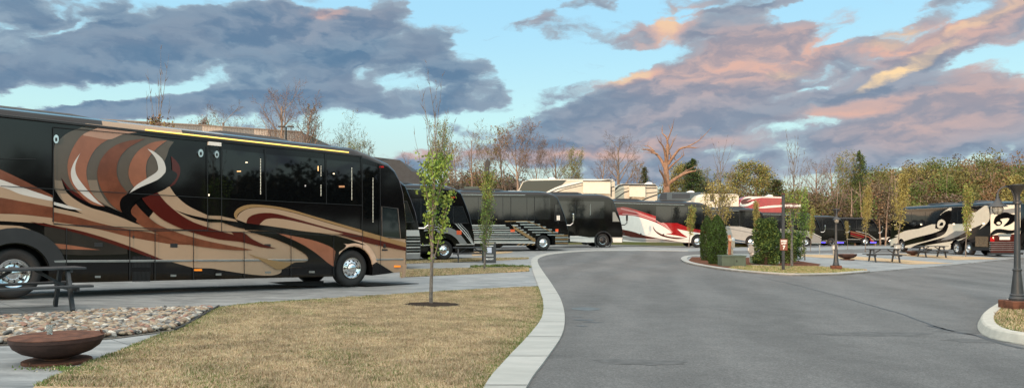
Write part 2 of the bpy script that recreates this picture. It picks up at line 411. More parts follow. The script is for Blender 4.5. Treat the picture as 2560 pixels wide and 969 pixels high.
road_poly = RL + far_edge + [Vector((52, 66)), Vector((52, 60))]
# pads on the right stand proud of the asphalt, so the asphalt can run under them
sheet('road', RL + [Vector((27, 64)), Vector((34, 75)), Vector((48, 86)), Vector((70, 84)), Vector((70, 20)), Vector((40, -6)), Vector((2, -6))], .006, ASPH)
# light kerb band on the left of the road
kerb_in = gp(crom([(1100, 1400), (1165, 1090), (1212, 969), (1262, 905), (1318, 845), (1352, 800), (1358, 760), (1346, 717), (1336, 690), (1328, 660), (1335, 643), (1380, 631.5), (1470, 626), (1600, 625), (1720, 626)], 6))
def kerb_joints():  # thin dark joint lines across the kerb band
    bm = bmesh.new(); acc = 0
    for i in range(1, len(RL)):
        acc += (RL[i] - RL[i - 1]).length
        if acc > 1.6 and RL[i].y < 60:
            acc = 0; a = RL[i]; q = min(kerb_in, key=lambda p: (p - a).length); d = (q - a).normalized(); n = Vector((-d.y, d.x)) * .009
            v = [bm.verts.new((p.x, p.y, gz(p.x, p.y) + .0325)) for p in (a + n, q + n, q - n, a - n)]; bm.faces.new(v)
    tag(link('kerb_joints', bm, mat('joint_line', (.06, .06, .055), .9)), kind='structure')
kb = sheet('kerb_band', RL + kerb_in[::-1], .028, CURB, .04)
kerb_joints()
# island and the pads behind it
pad_poly = isl_front + right_pad + [Vector((60, 62)), Vector((56, 68))] + gp([(2480, 634), (2300, 633.5), (2150, 633.5), (2010, 635)]) + isl_back[::-1][:-1]
sheet('pad_pavement', pad_poly, .05, CONC, .06)
def inset(pts, k):
    out = []
    for i, p in enumerate(pts):
        d = (pts[min(i + 1, len(pts) - 1)] - pts[max(i - 1, 0)]).normalized(); out.append(p + Vector((-d.y, d.x)) * k)
    return out
sheet('island_kerb', isl_front + inset(isl_front, .32)[::-1], .085, CURB, .08)
sheet('island_kerb', isl_back + inset(isl_back, -.32)[::-1], .085, CURB, .08)
fi = inset(isl_front, .33)
grass_isl = fi[12:-1] + gp([(2168, 678), (2120, 674), (2040, 669), (1960, 668.5), (1890, 667), (1850, 664)])
sheet('island_grass', grass_isl, .062, LAWN2)
mulch_isl = fi[2:13] + gp([(1880, 663), (1975, 667), (2045, 668), (2052, 663), (2000, 655), (1960, 648), (1900, 646), (1780, 645), (1730, 644.5)])
sheet('island_mulch', mulch_isl, .069, MULCH)
def gstrip(pts, m=LAWN, off=.012): return sheet('grass_strip', gp(pts), off, m)
gstrip([(1000, 693), (1100, 688.5), (1323, 678), (1322, 668), (1150, 671), (1000, 674)])
gstrip([(1000, 659), (1100, 656), (1250, 650.5), (1322, 647), (1322, 644), (1200, 643.5), (1000, 648)])
gstrip([(1180, 640), (1278, 631.5), (1283, 628), (1180, 629)])
gstrip([(1996, 642.5), (2120, 649), (2200, 655), (2275, 662.5), (2385, 660.5), (2300, 654), (2180, 645), (2080, 638.5), (2000, 637)], off=.058)
gstrip([(2210, 637), (2330, 646), (2390, 651.5), (2500, 648.5), (2460, 644), (2330, 639), (2240, 635)], off=.058)
# foreground lawn
lawn_px = [(60, 990), (95, 962), (150, 937), (200, 917), (250, 897), (300, 878), (345, 859), (400, 838), (440, 827), (470, 813), (505, 792), (545, 768.5), (640, 758), (760, 751), (900, 742), (1050, 732), (1200, 723.5), (1290, 718.5), (1334, 717)]
lawn = gp(lawn_px) + kerb_in[20:43][::-1] if False else None
def near_idx(p, L): return min(range(len(L)), key=lambda i: (L[i] - p).length)
i0 = near_idx(G(1346, 717).xy, kerb_in)
lawn = gp(lawn_px) + kerb_in[:i0 + 1][::-1] + gp([(700, 1400), (200, 1150)])
sheet('lawn', lawn, .016, LAWN)
gravel = gp([(-400, 815), (-150, 803), (0, 794), (150, 784), (300, 776), (540, 768), (505, 790), (470, 811), (440, 826), (300, 845), (150, 858), (0, 864), (-400, 885)])
sheet('gravel_bed', gravel, .008, mat('gravel_fines', (.10, .09, .075), .9, var=.4, vscale=30))
eb = bmesh.new()
e3 = [G(*p) + Vector((0, 0, .03)) for p in crom([(438, 828), (470, 812.5), (505, 791.5), (547, 767.5)], 4)]
add_tube(eb, e3, .022, 6); tag(link('lawn_edging', eb, EDGE), 'thin black strip between pebbles and brown lawn', 'edging')
# tree circle of dark mulch
def disc(name, c, rx, ry, off, m, n=28, jit=.12, seed=1):
    rr = random.Random(seed); return sheet(name, [(c.x + math.cos(t) * rx * (1 + rr.uniform(-jit, jit)), c.y + math.sin(t) * ry * (1 + rr.uniform(-jit, jit))) for t in [2 * math.pi * k / n for k in range(n)]], off, m)
disc('mulch_ring', G(1080, 763), .62, .62, .026, SOIL)
# right foreground island: raised kerb with a sloping face
kr = gp(crom([(4300, 640), (3400, 655), (2760, 700), (2640, 716), (2560, 744), (2505, 764), (2466, 786), (2445, 808), (2449, 830), (2478, 846), (2530, 857), (2590, 866), (2700, 880), (3200, 900), (4300, 905)], 6))
def raised_kerb(path, h, wd, m, name):
    bm = bmesh.new(); R_ = []
    for i, p in enumerate(path):
        d = (path[min(i + 1, len(path) - 1)] - path[max(i - 1, 0)]).normalized(); n = Vector((-d.y, d.x)) 
        prof = [(0, -.05), (0, .02), (.05, h - .02), (.075, h), (wd, h), (wd + .01, 0)]
        R_.append([bm.verts.new((p.x + n.x * a, p.y + n.y * a, gz(p.x, p.y) + z)) for a, z in prof])
    for A, B in zip(R_, R_[1:]):
        for k in range(len(A) - 1): bm.faces.new((A[k], B[k], B[k + 1], A[k + 1]))
    bmesh.ops.recalc_face_normals(bm, faces=bm.faces[:])
    return tag(link(name, bm, m), kind='structure')
raised_kerb(kr, .15, .23, mat('kerb_cast', (.42, .40, .35), .8, var=.1, vscale=8, bump=.2, bscale=60), 'raised_kerb')
sheet('island_grass', inset(kr, .22), .13, LAWN2)
SEAL = mat('crack_sealant', (.035, .036, .04), .55, var=.2)
def crack(pts, w, rnd):
    q = crom(pts, 5); rr = random.Random(rnd); q = [Vector((p.x + rr.uniform(-1.5, 1.5), p.y + rr.uniform(-.5, .5))) for p in q]
    s = gp([tuple(p) for p in q]); return sheet('road_crack', strip(s, w * .5), .0095, SEAL)
crack([(1850, 687), (1900, 693), (1960, 706), (2040, 725), (2120, 747), (2180, 764)], .035, 3)
crack([(2180, 764), (2260, 787), (2330, 813), (2380, 828), (2440, 838)], .05, 4)
crack([(2325, 814), (2350, 821), (2385, 828)], .13, 5)
crack([(2395, 833), (2440, 838), (2500, 858), (2560, 872)], .09, 6)
crack([(1722, 632), (1780, 631), (1820, 632)], .06, 7)
for (x, y, a, c_, sd_) in ((2425, 828, .55, .22, 31), (2470, 852, .6, .2, 32), (2180, 835, .9, .25, 33), (1600, 905, .5, .2, 34)): disc('road_stain', G(x, y), a, c_, .0085, mat('tyre_grime', (.078, .078, .078), .8, var=.25, vscale=7), 26, .25, sd_)
STAIN = mat('damp_stain', (.062, .066, .07), .6, var=.25, vscale=6)
disc('road_stain', G(1465, 772), .30, .34, .010, mat('iron_cover', (.075, .085, .09), .6, var=.3), 20, .04, 3)
for i, (x, y, a, c_) in enumerate([(1462, 800, .17, .12), (1484, 806, .16, .07), (1445, 792, .12, .05), (1454, 815, .1, .08)]): disc('road_stain', G(x, y), a, c_, .010, STAIN, 14, .35, 10 + i)
# ------------------------------------------------------------ upper terrace and the wooded hill behind
def tz(x, y):
    t = pl(x, [(0, 2.9), (20, 2.3), (45, 1.8)])
    hill = max(0, min(1, (y - 135) / 60)) * max(0, min(1, (x - 45) / 60)) * 7
    left = max(0, min(1, (y - 100) / 80)) * 1.0
    return t + hill + left
def edge_y(x): return pl(x, [(-60, 62), (0, 67.5), (20, 71.5), (30, 88), (42, 106), (60, 112), (75, 108), (120, 70)])
def hz(x, y):
    k = max(0, min(1, (y - edge_y(x)) / 4.5)); k = k * k * (3 - 2 * k)
    return (gz(x, y) - .2) * (1 - k) + tz(x, y) * k
def terrace():
    xs = [-260, -180, -120] + list(range(-90, 150, 5)) + [170, 200, 240, 300, 380]
    ys = list(range(58, 150, 2)) + list(range(150, 230, 8)) + [250, 300, 380]
    V = [(x, y, hz(x, y)) for y in ys for x in xs]; nx = len(xs)
    Fc = [(j * nx + i, j * nx + i + 1, (j + 1) * nx + i + 1, (j + 1) * nx + i) for j in range(len(ys) - 1) for i in range(nx - 1)]
    tag(link_me('hillside', np_mesh('hillside', V, Fc), FIELD, None, True), kind='structure')
terrace()
# ------------------------------------------------------------ coaches
GB = mat('gloss_black_paint', (.0035, .0035, .004), .06, var=0, spec=.5)
GLASS = mat('dark_tinted_glass', (.004, .005, .006), .03, var=0, spec=.6)
MATB = mat('satin_black', (.012, .012, .013), .45, var=.2)
UNDER = mat('underbody', (.006, .006, .006), .9, var=0)
TYRE = mat('tyre_rubber', (.012, .012, .012), .75, var=.2, bump=.2)
CHR = mat('polished_alloy', (.72, .72, .72), .12, metal=1, var=.05, vscale=9)
CHR2 = mat('brushed_steel', (.45, .45, .44), .3, metal=1, var=.1)
HOLE = mat('rim_hole', (.01, .01, .01), .8, var=0)
TAN = mat('tan_paint', (.29, .21, .143), .16, var=.06, vscale=.7, coat=.15)
TAN2 = mat('bronze_paint', (.22, .14, .065), .16, var=.06, coat=.15)
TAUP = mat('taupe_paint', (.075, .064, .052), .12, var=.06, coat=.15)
RUST = mat('rust_brown_paint', (.12, .040, .021), .14, var=.22, vscale=2.5, coat=.15)
MAR = mat('maroon_paint', (.055, .008, .006), .1, var=.05, coat=.15)
SALM = mat('copper_paint', (.21, .085, .050), .14, var=.1, coat=.15)
SILV = mat('silver_paint', (.44, .44, .42), .14, var=.04, coat=.15)
WHT = mat('white_paint', (.62, .61, .57), .2, var=.04, coat=.15)
CREAM = mat('cream_paint', (.64, .58, .47), .25, var=.04, coat=.4)
GREYP = mat('grey_paint', (.20, .20, .195), .15, var=.05, coat=.15)
REDP = mat('deep_red_paint', (.26, .008, .012), .1, var=.1, coat=.7)
BLUP = mat('slate_blue_paint', (.045, .075, .12), .12, var=.1, coat=.15)
AMB = mat('amber_lens', (.75, .22, .02), .25, var=0, emit=(1, .3, .03), es=.35)
ORNG = mat('orange_sticker', (.65, .09, .02), .5, var=.1)
REDL = mat('red_lens', (.35, .01, .01), .15, var=0)
LEDY = mat('yellow_led_strip', (.8, .6, .2), .4, var=0, emit=(1, .62, .08), es=1.3)
BULB = mat('lit_bulb', (.9, .8, .6), .4, var=0, emit=(1, .78, .5), es=1.6)
WARML = mat('warm_window_lamp', (.9, .6, .3), .4, var=0, emit=(1, .5, .15), es=.8)
BLUEL = mat('blue_led_glow', (.1, .1, .8), .4, var=0, emit=(.10, .06, 1), es=2.2)
SEAM = mat('panel_seam', (.002, .002, .002), .5, var=0)
def body_loft(outline, crown, mats, matfn=None, half=1.3, name='body', parent=None):
    """outline: list of (u, z, kt, kf, kr); crown: list of (y, roof inset, front inset, rear inset) from +half to -half"""
    bm = bmesh.new(); rings = []
    for y, et, ef, er in crown:
        rings.append([bm.verts.new((u - kf * ef + kr * er, y, z - kt * et)) for u, z, kt, kf, kr in outline])
    n = len(outline)
    for ri, (A, B) in enumerate(zip(rings, rings[1:])):
        for k in range(n):
            f = bm.faces.new((A[k], A[(k + 1) % n], B[(k + 1) % n], B[k])); f.smooth = True
            c = f.calc_center_median()
            if matfn: f.material_index = matfn(c, ri, k)
    for Rg in (rings[0], rings[-1]):
        for t in tessellate_polygon([[Vector((v.co.x, v.co.z, 0)) for v in Rg]]):
            try:
                f = bm.faces.new([Rg[i] for i in t]); f.smooth = False
                if matfn: f.material_index = matfn(f.calc_center_median(), -1, -1)
            except ValueError: pass
    bmesh.ops.recalc_face_normals(bm, faces=bm.faces[:])
    me = bpy.data.meshes.new(name); bm.to_mesh(me); bm.free()
    for m in mats: me.materials.append(m)
    me.set_sharp_from_angle(angle=R(34))
    for p in me.polygons:
        if abs(p.normal.y) > .9995: p.use_smooth = False
    return me
def smooth_keep(me): pass
def arc(cx, cz, r, a0, a1, n): return [(cx + r * math.cos(R(a0 + (a1 - a0) * i / n)), cz + r * math.sin(R(a0 + (a1 - a0) * i / n))) for i in range(n + 1)]
def coach_outline(L, H, wheels, r=.56, low=.36, rear_z=.45, front=None, arch=.62):
    """side profile, front bumper at u=0, rear at u=-L"""
    o = []
    fr = front or [(-.02, low, 0, 1), (0, .62, 0, 1), (0, 1.25, 0, 1), (-.10, 1.75, 0, 1), (-.28, 2.4, 0, 1), (-.50, 2.95, .1, 1), (-.80, H - .42, .35, .9), (-1.15, H - .17, .7, .6), (-1.65, H - .03, 1, .25), (-2.1, H, 1, 0)]
    for u, z, kt, kf in fr: o.append((u, z, kt, kf, 0))
    u = fr[-1][0] - .6
    while u > -L + .9: o.append((u, H, 1, 0, 0)); u -= .35
    o += [(-L + .35, H - .01, 1, 0, .2), (-L + .08, H - .12, .8, 0, .8), (-L, H - .4, .3, 0, 1), (-L, 2.2, 0, 0, 1), (-L, 1.2, 0, 0, 1), (-L + .03, rear_z, 0, 0, 1)]
    for wu in sorted(wheels):
        o.append((wu - arch * .98, low, 0, 0, 0))
        for x, z in arc(wu, r - .04, arch, 180, 0, 10): o.append((x, z, 0, 0, 0))
        o.append((wu + arch * .98, low, 0, 0, 0))
    return o
CROWN = [(1.3, .30, .14, .06), (1.275, .22, .10, .04), (1.19, .11, .06, .02), (1.0, .05, .03, .01), (.6, .015, .02, 0), (0, 0, 0, 0), (-.6, .015, .02, 0), (-1.0, .05, .03, .01), (-1.19, .11, .06, .02), (-1.275, .22, .10, .04), (-1.3, .30, .14, .06)]
CROWN_BOX = [(1.22, .06, .10, .04), (1.20, .025, .04, .01), (1.1, .0, .01, 0), (-1.1, .0, .01, 0), (-1.20, .025, .04, .01), (-1.22, .06, .10, .04)]
_wheel_me = {}
def wheel(parent, u, side, r=.52, y=1.02, wid=.30, style='bright'):
    """wheel with its outer face towards side (-1 / +1)"""
    key = (side, r, style)
    if key not in _wheel_me:
        s = side; q = r / .52
        bm = bmesh.new()
        add_lathe(bm, [(.30 * q, s * .10), (.33 * q, s * .13), (.42 * q, s * .15), (.485 * q, s * .135), (.515 * q, s * .10), (.52 * q, s * .05), (.52 * q, -s * .12), (.49 * q, -s * .15), (.30 * q, -s * .13), (.30 * q, s * .10)], 40, axis='y')
        for k in range(3):  # tread grooves as thin rings standing out between
            add_lathe(bm, [(.522 * q, s * (.03 - .055 * k)), (.527 * q, s * (.025 - .055 * k)), (.527 * q, s * (-.005 - .055 * k)), (.522 * q, s * (-.01 - .055 * k))], 40, axis='y')
        t = bpy.data.meshes.new('tyre'); bm.to_mesh(t); bm.free(); t.materials.append(TYRE)
        bm = bmesh.new()
        if style == 'dish':
            prof = [(.305 * q, s * .11), (.30 * q, s * .145), (.28 * q, s * .14), (.255 * q, s * .02), (.20 * q, s * .0), (.14 * q, s * .02), (.12 * q, s * .10), (.06 * q, s * .13), (0, s * .135)]
        else:
            prof = [(.305 * q, s * .11), (.30 * q, s * .145), (.285 * q, s * .145), (.27 * q, s * .10), (.24 * q, s * .09), (.15 * q, s * .13), (.135 * q, s * .17), (.10 * q, s * .20), (.04 * q, s * .215), (0, s * .217)]
        add_lathe(bm, prof, 40, axis='y')
        for k in range(10):
            a = 2 * math.pi * k / 10
            add_lathe(bm, [(.024 * q, .0), (0, .002 * s)], 8, (.215 * q * math.cos(a), s * .118, .215 * q * math.sin(a)), 'y', mi=1)
            a += math.pi / 10
            add_lathe(bm, [(.010 * q, .0), (.009 * q, s * .018), (0, .02 * s)], 6, (.165 * q * math.cos(a), s * .124, .165 * q * math.sin(a)), 'y', mi=0)
        me = bpy.data.meshes.new('rim'); bm.to_mesh(me); bm.free()
        for p_ in me.polygons: p_.use_smooth = True
        me.set_sharp_from_angle(angle=R(40))
        me.materials.append(CHR if style != 'dark' else MATB); me.materials.append(HOLE)
        if style == 'dark':
            bm = bmesh.new(); bm.from_mesh(me); add_lathe(bm, [(.305 * q, s * .146), (.30 * q, s * .152), (.285 * q, s * .15)], 40, axis='y', mi=2); bm.to_mesh(me); bm.free(); me.materials.append(CHR)
        for p_ in t.polygons: p_.use_smooth = True
        t.set_sharp_from_angle(angle=R(40))
        _wheel_me[key] = (t, me)
    t, me = _wheel_me[key]
    w_ = bpy.data.objects.new('wheel', t); COL.objects.link(w_); w_.parent = parent; w_.location = (u, side * y, r)
    w_.name = 'wheel'
    rm = bpy.data.objects.new('rim', me); COL.objects.link(rm); rm.parent = w_
    return w_
def inside(x, y, P):
    r = False; j = len(P) - 1
    for i in range(len(P)):
        if (P[i][1] > y) != (P[j][1] > y) and x < (P[j][0] - P[i][0]) * (y - P[i][1]) / (P[j][1] - P[i][1]) + P[i][0]: r = not r
        j = i
    return r
class Coach:
    def __init__(s, name, label, cat, f0, th, L=13.7, H=3.95, side=-1, half=1.3, zoff=None, group='motor coaches parked on the pads', wheels=(-1.9, -9.95, -11.3), pitch=True):
        """f0: ground point under the near corner of the front bumper; th: heading in degrees from +X"""
        s.h = Vector((math.cos(R(th)), math.sin(R(th)))); s.side = side; s.half = half; s.L, s.H = L, H; s.wheels = wheels
        nl = Vector((-s.h.y, s.h.x)) * (1 if side < 0 else -1)
        o2 = Vector((f0[0], f0[1])) + nl * half
        near = lambda u: Vector((f0[0], f0[1])) + s.h * u
        if zoff is None:
            pf, pr = near(wheels[0]), near(wheels[1]); zf, zr = gz(*pf), gz(*pr)
            p_ = math.atan2(zr - zf, wheels[0] - wheels[1]); z0 = zf + (zf - zr) / (wheels[0] - wheels[1]) * (-wheels[0])
        else: p_, z0 = 0, zoff
        s.root = empty(name, (o2.x, o2.y, z0 + .03), rot=(0, p_, R(th)))
        tag(s.root, label, cat, group)
        s.M = Matrix.Translation((o2.x, o2.y, z0 + .03)) @ Euler((0, p_, R(th))).to_matrix().to_4x4(); s.Mi = s.M.inverted()
        s.dec = {}; s.lay = 0
    def uz(s, px, py, y=None):
        """photo pixel -> (u, z) on the near side plane"""
        y = s.side * s.half if y is None else y
        o = s.Mi @ Vector((0, 0, CZ)); d = s.Mi.to_3x3() @ Vector(((px - CX) / F, 1, -(py - HY) / F))
        t = (y - o.y) / d.y; p = o + d * t
        return (p.x, p.z)
    def pts(s, px, closed=True, n=5, smooth=True):
        q = [s.uz(*p) for p in px]
        return [tuple(v) for v in crom([Vector(p) for p in q], n, closed)] if smooth else q
    def decal(s, px, m, smooth=True, where='body', uz=False, plane='side', n=5):
        """flat painted shape on the near side (1 mm thick layers of paint)"""
        q = px if uz else None
        if q is None:
            # points marked with a trailing 1 are sharp corners
            runs = []; cur = []
            q = [s.uz(p[0], p[1]) for p in px]
            if smooth:
                sharp = [i for i, p in enumerate(px) if len(p) > 2]
                if sharp:
                    q2 = []
                    for a, i in enumerate(sharp):
                        j = sharp[(a + 1) % len(sharp)]; idx = []; k = i
                        while True:
                            idx.append(k)
                            if k == j and len(idx) > 1: break
                            k = (k + 1) % len(q)
                            if len(idx) > len(q) + 1: break
                        seg = crom([Vector(q[k]) for k in idx], n); q2 += [tuple(v) for v in seg[:-1]]
                    q = q2
                else: q = [tuple(v) for v in crom([Vector(p) for p in q], n, True)]
        q = [(a, c) for a, c in q]
        s.dec.setdefault(where, []).append((q, m, s.lay)); s.lay += 1
    def bake(s, where, base, y0=None, gap=.003, clip=None):
        """turn the painted shapes into mesh, added to an existing mesh; cut off at the edge of the side panel"""
        items = s.dec.pop(where, [])
        bm = bmesh.new(); bm.from_mesh(base); names = [m.name for m in base.materials]
        y0 = s.half if y0 is None else y0
        for q, m, lay in items:
            if m.name not in names: base.materials.append(m); names.append(m.name)
            mi = names.index(m.name); yy = s.side * (y0 + gap + .0009 * lay)
            P = [Vector((a, c, 0)) for a, c in q]
            nq = len(q); V2 = [Vector((a, c)) for a, c in q]; E2 = []
            if clip:
                V2 += [Vector(p) for p in clip]; nc = len(clip); E2 = [(nq + k, nq + (k + 1) % nc) for k in range(nc)]
            r = delaunay_2d_cdt(V2, E2, [list(range(nq))], 1, 1e-5)
            vs = [bm.verts.new((v.x, yy, v.y)) for v in r[0]]
            for f, of_ in zip(r[2], r[5]):
                if clip:
                    cx_ = sum(r[0][i].x for i in f) / len(f); cy_ = sum(r[0][i].y for i in f) / len(f)
                    if not inside(cx_, cy_, clip) or not inside(cx_, cy_, q): continue
                try:
                    g = bm.faces.new([vs[i] for i in (f if s.side < 0 else f[::-1])]); g.material_index = mi
                except ValueError: pass
        bmesh.ops.delete(bm, geom=[v for v in bm.verts if not v.link_faces], context='VERTS')
        bm.to_mesh(base); bm.free()
    def plate(s, name, px, m, th=.02, parent=None, uz=False, out=.0, smooth=False, y0=None):
        """slab of real thickness standing on the near side; returns object"""
        q = px if uz else s.pts(px, smooth=smooth)
        bm = bmesh.new(); yy = s.side * ((s.half if y0 is None else y0) + out); yo = yy + s.side * th
        A = [bm.verts.new((a, yy, c)) for a, c in q]; B = [bm.verts.new((a, yo, c)) for a, c in q]; n = len(q)
        for k in range(n): bm.faces.new((A[k], A[(k + 1) % n], B[(k + 1) % n], B[k]))
        for t in tessellate_polygon([[Vector((a, c, 0)) for a, c in q]]):
            bm.faces.new([B[i] for i in t])
        bmesh.ops.recalc_face_normals(bm, faces=bm.faces[:])
        return link(name, bm, m, parent or s.root)
    def box(s, name, u, z, du, dz, m, th=.02, parent=None, out=0.0):
        return s.plate(name, [(u - du / 2, z - dz / 2), (u + du / 2, z - dz / 2), (u + du / 2, z + dz / 2), (u - du / 2, z + dz / 2)], m, th, parent, True, out)
    def line(s, px, w_, m, uz=False, where='body'):
        q = [Vector(p) for p in (px if uz else [s.uz(*p) for p in px])]
        s.decal([tuple(v) for v in strip(q, w_ / 2)], m, where=where, uz=True)
    def under(s):
        bm = bmesh.new(); add_box(bm, (-s.L / 2, 0, .85), (s.L - .5, 1.6, 1.0)); link('chassis', bm, UNDER, s.root)
    def std_wheels(s, styles=None, r=.52):
        for i, u in enumerate(s.wheels):
            st = (styles or ['bright'] * 9)[i]
            for sd in (-1, 1): wheel(s.root, u, sd, r, y=s.half - .22, style=st)
    def rails(s, z=.80, m=None, u0=None, u1=-.1, h=.045):
        """chrome rail along the skirt between the wheels"""
        ws = sorted(s.wheels); edges = [-s.L + .1]
        for w_ in ws: edges += [w_ - .66, w_ + .66]
        edges.append(u1)
        for a, c in zip(edges[0::2], edges[1::2]):
            if c - a > .2:
                bm = bmesh.new(); add_box(bm, ((a + c) / 2, s.side * (s.half + .012), z), (c - a, .03, h), bev=.006)
                link('trim_rail', bm, m or CHR2, s.root)
    def seams(s, us, z0=.4, z1=1.35, w_=.012):
        for u in us: s.line([(u, z0), (u, z1)], w_, SEAM, uz=True)
    def roof_unit(s, u, L=2.4, W=1.5, Hh=.16, m=None):
        bm = bmesh.new()
        prof = [(-L / 2, 0), (-L / 2 + .05, Hh * .7), (-L / 2 + .25, Hh), (L / 2 - .4, Hh), (L / 2 - .1, Hh * .5), (L / 2, 0)]
        rows = [[bm.verts.new((u + a, y, s.H - .02 + c * k)) for a, c in prof] for y, k in ((W / 2, 0.1), (W / 2 - .08, .9), (0, 1), (-W / 2 + .08, .9), (-W / 2, .1))]
        for A, B in zip(rows, rows[1:]):
            for k in range(len(prof) - 1): bm.faces.new((A[k], A[k + 1], B[k + 1], B[k]))
        bmesh.ops.recalc_face_normals(bm, faces=bm.faces[:])
        link('roof_unit', bm, m or MATB, s.root)
    def mirror(s, u=-.25, z=2.25, m=None, fwd=.45):
        bm = bmesh.new(); y = s.side * (s.half - .05)
        add_tube(bm, [(u, y, z - .55), (u + fwd * .6, y + s.side * .12, z - .55), (u + fwd, y + s.side * .16, z - .40), (u + fwd, y + s.side * .16, z - .2)], .035, 8)
        add_box(bm, (u + fwd, y + s.side * .16, z), (.10, .24, .48), bev=.04)
        link('mirror', bm, m or CHR, s.root)
def paint_body(c, base, top=None, arch=.62, matfn=None, extra=(), outline=None, crown=None, low=.36):
    ol = outline or coach_outline(c.L, c.H, c.wheels, arch=arch, low=low)
    me = body_loft(ol, crown or CROWN, [base] + list(extra), matfn)
    y_, et, ef, er = (crown or CROWN)[-1]
    c.bake('body', me, clip=[(u - kf * ef + kr * er, z - kt * et) for u, z, kt, kf, kr in ol])
    o = bpy.data.objects.new('body', me); COL.objects.link(o); o.parent = c.root
    c.body = o
    return o

# ============================================================ the big coach in front
M1 = Coach('motor_coach', 'large black tan and copper swirl painted motor coach filling the left foreground', 'motor coach', (-3.23, 22.39), 44.63, L=13.9, H=4.02, wheels=(-1.83, -10.0, -11.35))
mc = M1
def kd(pts, m):
    """painted shape traced on the enlarged photograph (0..2202 across 1250 px)"""
    mc.decal([(p[0] / 1.7616, 200 + p[1] / 1.7616) + tuple(p[2:]) for p in pts], m)
GRAPH_SHEEN = mat('graphite_sheen', (.020, .018, .016), .14, var=.2, vscale=1.5)  # sheen on the black skirt, painted in as a graphite tone
TAUP_SHEEN = mat('taupe_sheen_step', (.16, .13, .10), .14, var=.06, coat=.15)  # mid step of the shell's painted reflection shift
# left panel
kd([(-160, 315, 1), (0, 393), (100, 440), (232, 508, 1), (232, 520, 1), (80, 465), (0, 437), (-160, 392, 1)], RUST)
kd([(-160, 392, 1), (0, 437), (80, 466), (232, 518, 1), (232, 560, 1), (100, 535), (0, 517), (-160, 500, 1)], TAN)
kd([(-160, 392, 1), (0, 437), (80, 466), (232, 518, 1), (232, 533, 1), (100, 505), (20, 475), (-160, 425, 1)], SILV)
kd([(-160, 500, 1), (0, 517), (100, 535), (232, 560, 1), (232, 608, 1), (100, 591), (0, 587), (-160, 582, 1)], RUST)
kd([(-160, 582, 1), (0, 588), (100, 592), (230, 607, 1), (230, 618), (218, 627), (150, 628), (0, 620), (-160, 618, 1)], TAN)
kd([(-160, 636, 1), (60, 640), (130, 655), (158, 685), (155, 702, 1), (110, 690), (60, 683), (-160, 690, 1)], TAN)
kd([(195, 645, 1), (290, 655), (420, 690), (560, 740, 1), (560, 765, 1), (400, 770), (195, 765, 1)], GRAPH_SHEEN)
kd([(60, 625, 1), (120, 640), (175, 662), (192, 685), (185, 700), (160, 714, 1), (160, 690), (140, 662), (100, 645)], GB)
kd([(170, 712, 1), (300, 725), (440, 747, 1), (300, 744), (185, 738, 1)], SALM)
# broad tan field of the lower half
kd([(232, 560, 1), (420, 600), (600, 640), (690, 560), (745, 470, 1), (775, 512), (830, 556), (915, 596, 1), (972, 598, 1), (1036, 613, 1), (1080, 660, 1), (1250, 662, 1), (1465, 672), (1640, 690), (1785, 700, 1), (1785, 872, 1), (1765, 872, 1), (1640, 812), (1580, 780), (1470, 822, 1), (1240, 826, 1), (1236, 846), (1205, 858), (1140, 858), (1040, 846), (930, 828, 1), (850, 826, 1), (680, 778), (580, 738), (480, 703), (380, 672), (290, 652), (190, 628, 1), (232, 622, 1)], TAN)
kd([(130, 622, 1), (290, 650), (380, 670), (480, 700), (580, 735), (680, 775), (740, 800, 1), (680, 787), (570, 748), (470, 714), (370, 682), (280, 658), (190, 640)], MAR)
kd([(232, 580, 1), (330, 600), (450, 632), (560, 655), (680, 675), (760, 700, 1), (850, 725, 1), (760, 722), (680, 710), (570, 690), (450, 660), (340, 638), (232, 622, 1)], RUST)
# swirl shell: reflection shift painted in taupe, mid and tan steps
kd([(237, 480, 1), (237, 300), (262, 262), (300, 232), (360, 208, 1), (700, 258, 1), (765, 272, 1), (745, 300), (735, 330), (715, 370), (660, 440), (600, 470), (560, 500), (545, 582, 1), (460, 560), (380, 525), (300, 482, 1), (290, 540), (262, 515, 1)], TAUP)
kd([(240, 440, 1), (245, 480), (265, 520), (300, 552), (380, 595), (500, 635), (620, 662), (755, 692, 1), (690, 660), (600, 627), (540, 600), (460, 577), (370, 542), (310, 500), (280, 445, 1)], TAUP_SHEEN)
kd([(264, 500, 1), (280, 533), (300, 552), (380, 595), (500, 635), (620, 662), (755, 692, 1), (690, 660), (600, 627), (540, 600), (460, 577), (370, 542), (308, 500, 1)], TAN)
kd([(268, 430, 1), (310, 480), (360, 508), (430, 543), (520, 570), (590, 610), (700, 660, 1), (600, 632), (540, 607), (470, 582), (400, 562), (340, 532), (290, 490)], GB)
kd([(268, 430, 1), (310, 480), (360, 508), (430, 543), (400, 545, 1), (340, 515), (295, 478)], MAR)
kd([(237, 478, 1), (262, 520), (300, 553), (362, 572, 1), (300, 562), (232, 535, 1)], GB)
kd([(232, 535, 1), (290, 550), (362, 572, 1), (300, 566), (232, 548, 1)], SILV)
kd([(612, 230, 1), (540, 240), (465, 268), (415, 310), (385, 370), (380, 420), (395, 475), (425, 520), (460, 557, 1), (400, 545), (345, 500), (310, 450), (297, 400), (300, 350), (325, 290), (365, 240), (430, 211, 1)], SALM)
kd([(430, 211, 1), (612, 230, 1), (540, 240), (480, 262), (400, 250), (365, 240)], mat('copper_sky_reflection', (.33, .20, .145), .16, var=.06, coat=.15))  # arc top painted lighter for the sky's reflection
kd([(352, 322, 1), (325, 362), (311, 405), (320, 450), (350, 490), (400, 530), (452, 553, 1), (420, 525), (372, 470), (337, 420), (331, 375)], SILV)
kd([(385, 440, 1), (400, 490), (440, 535), (538, 584, 1), (480, 548), (440, 490), (426, 440, 1)], TAUP_SHEEN)
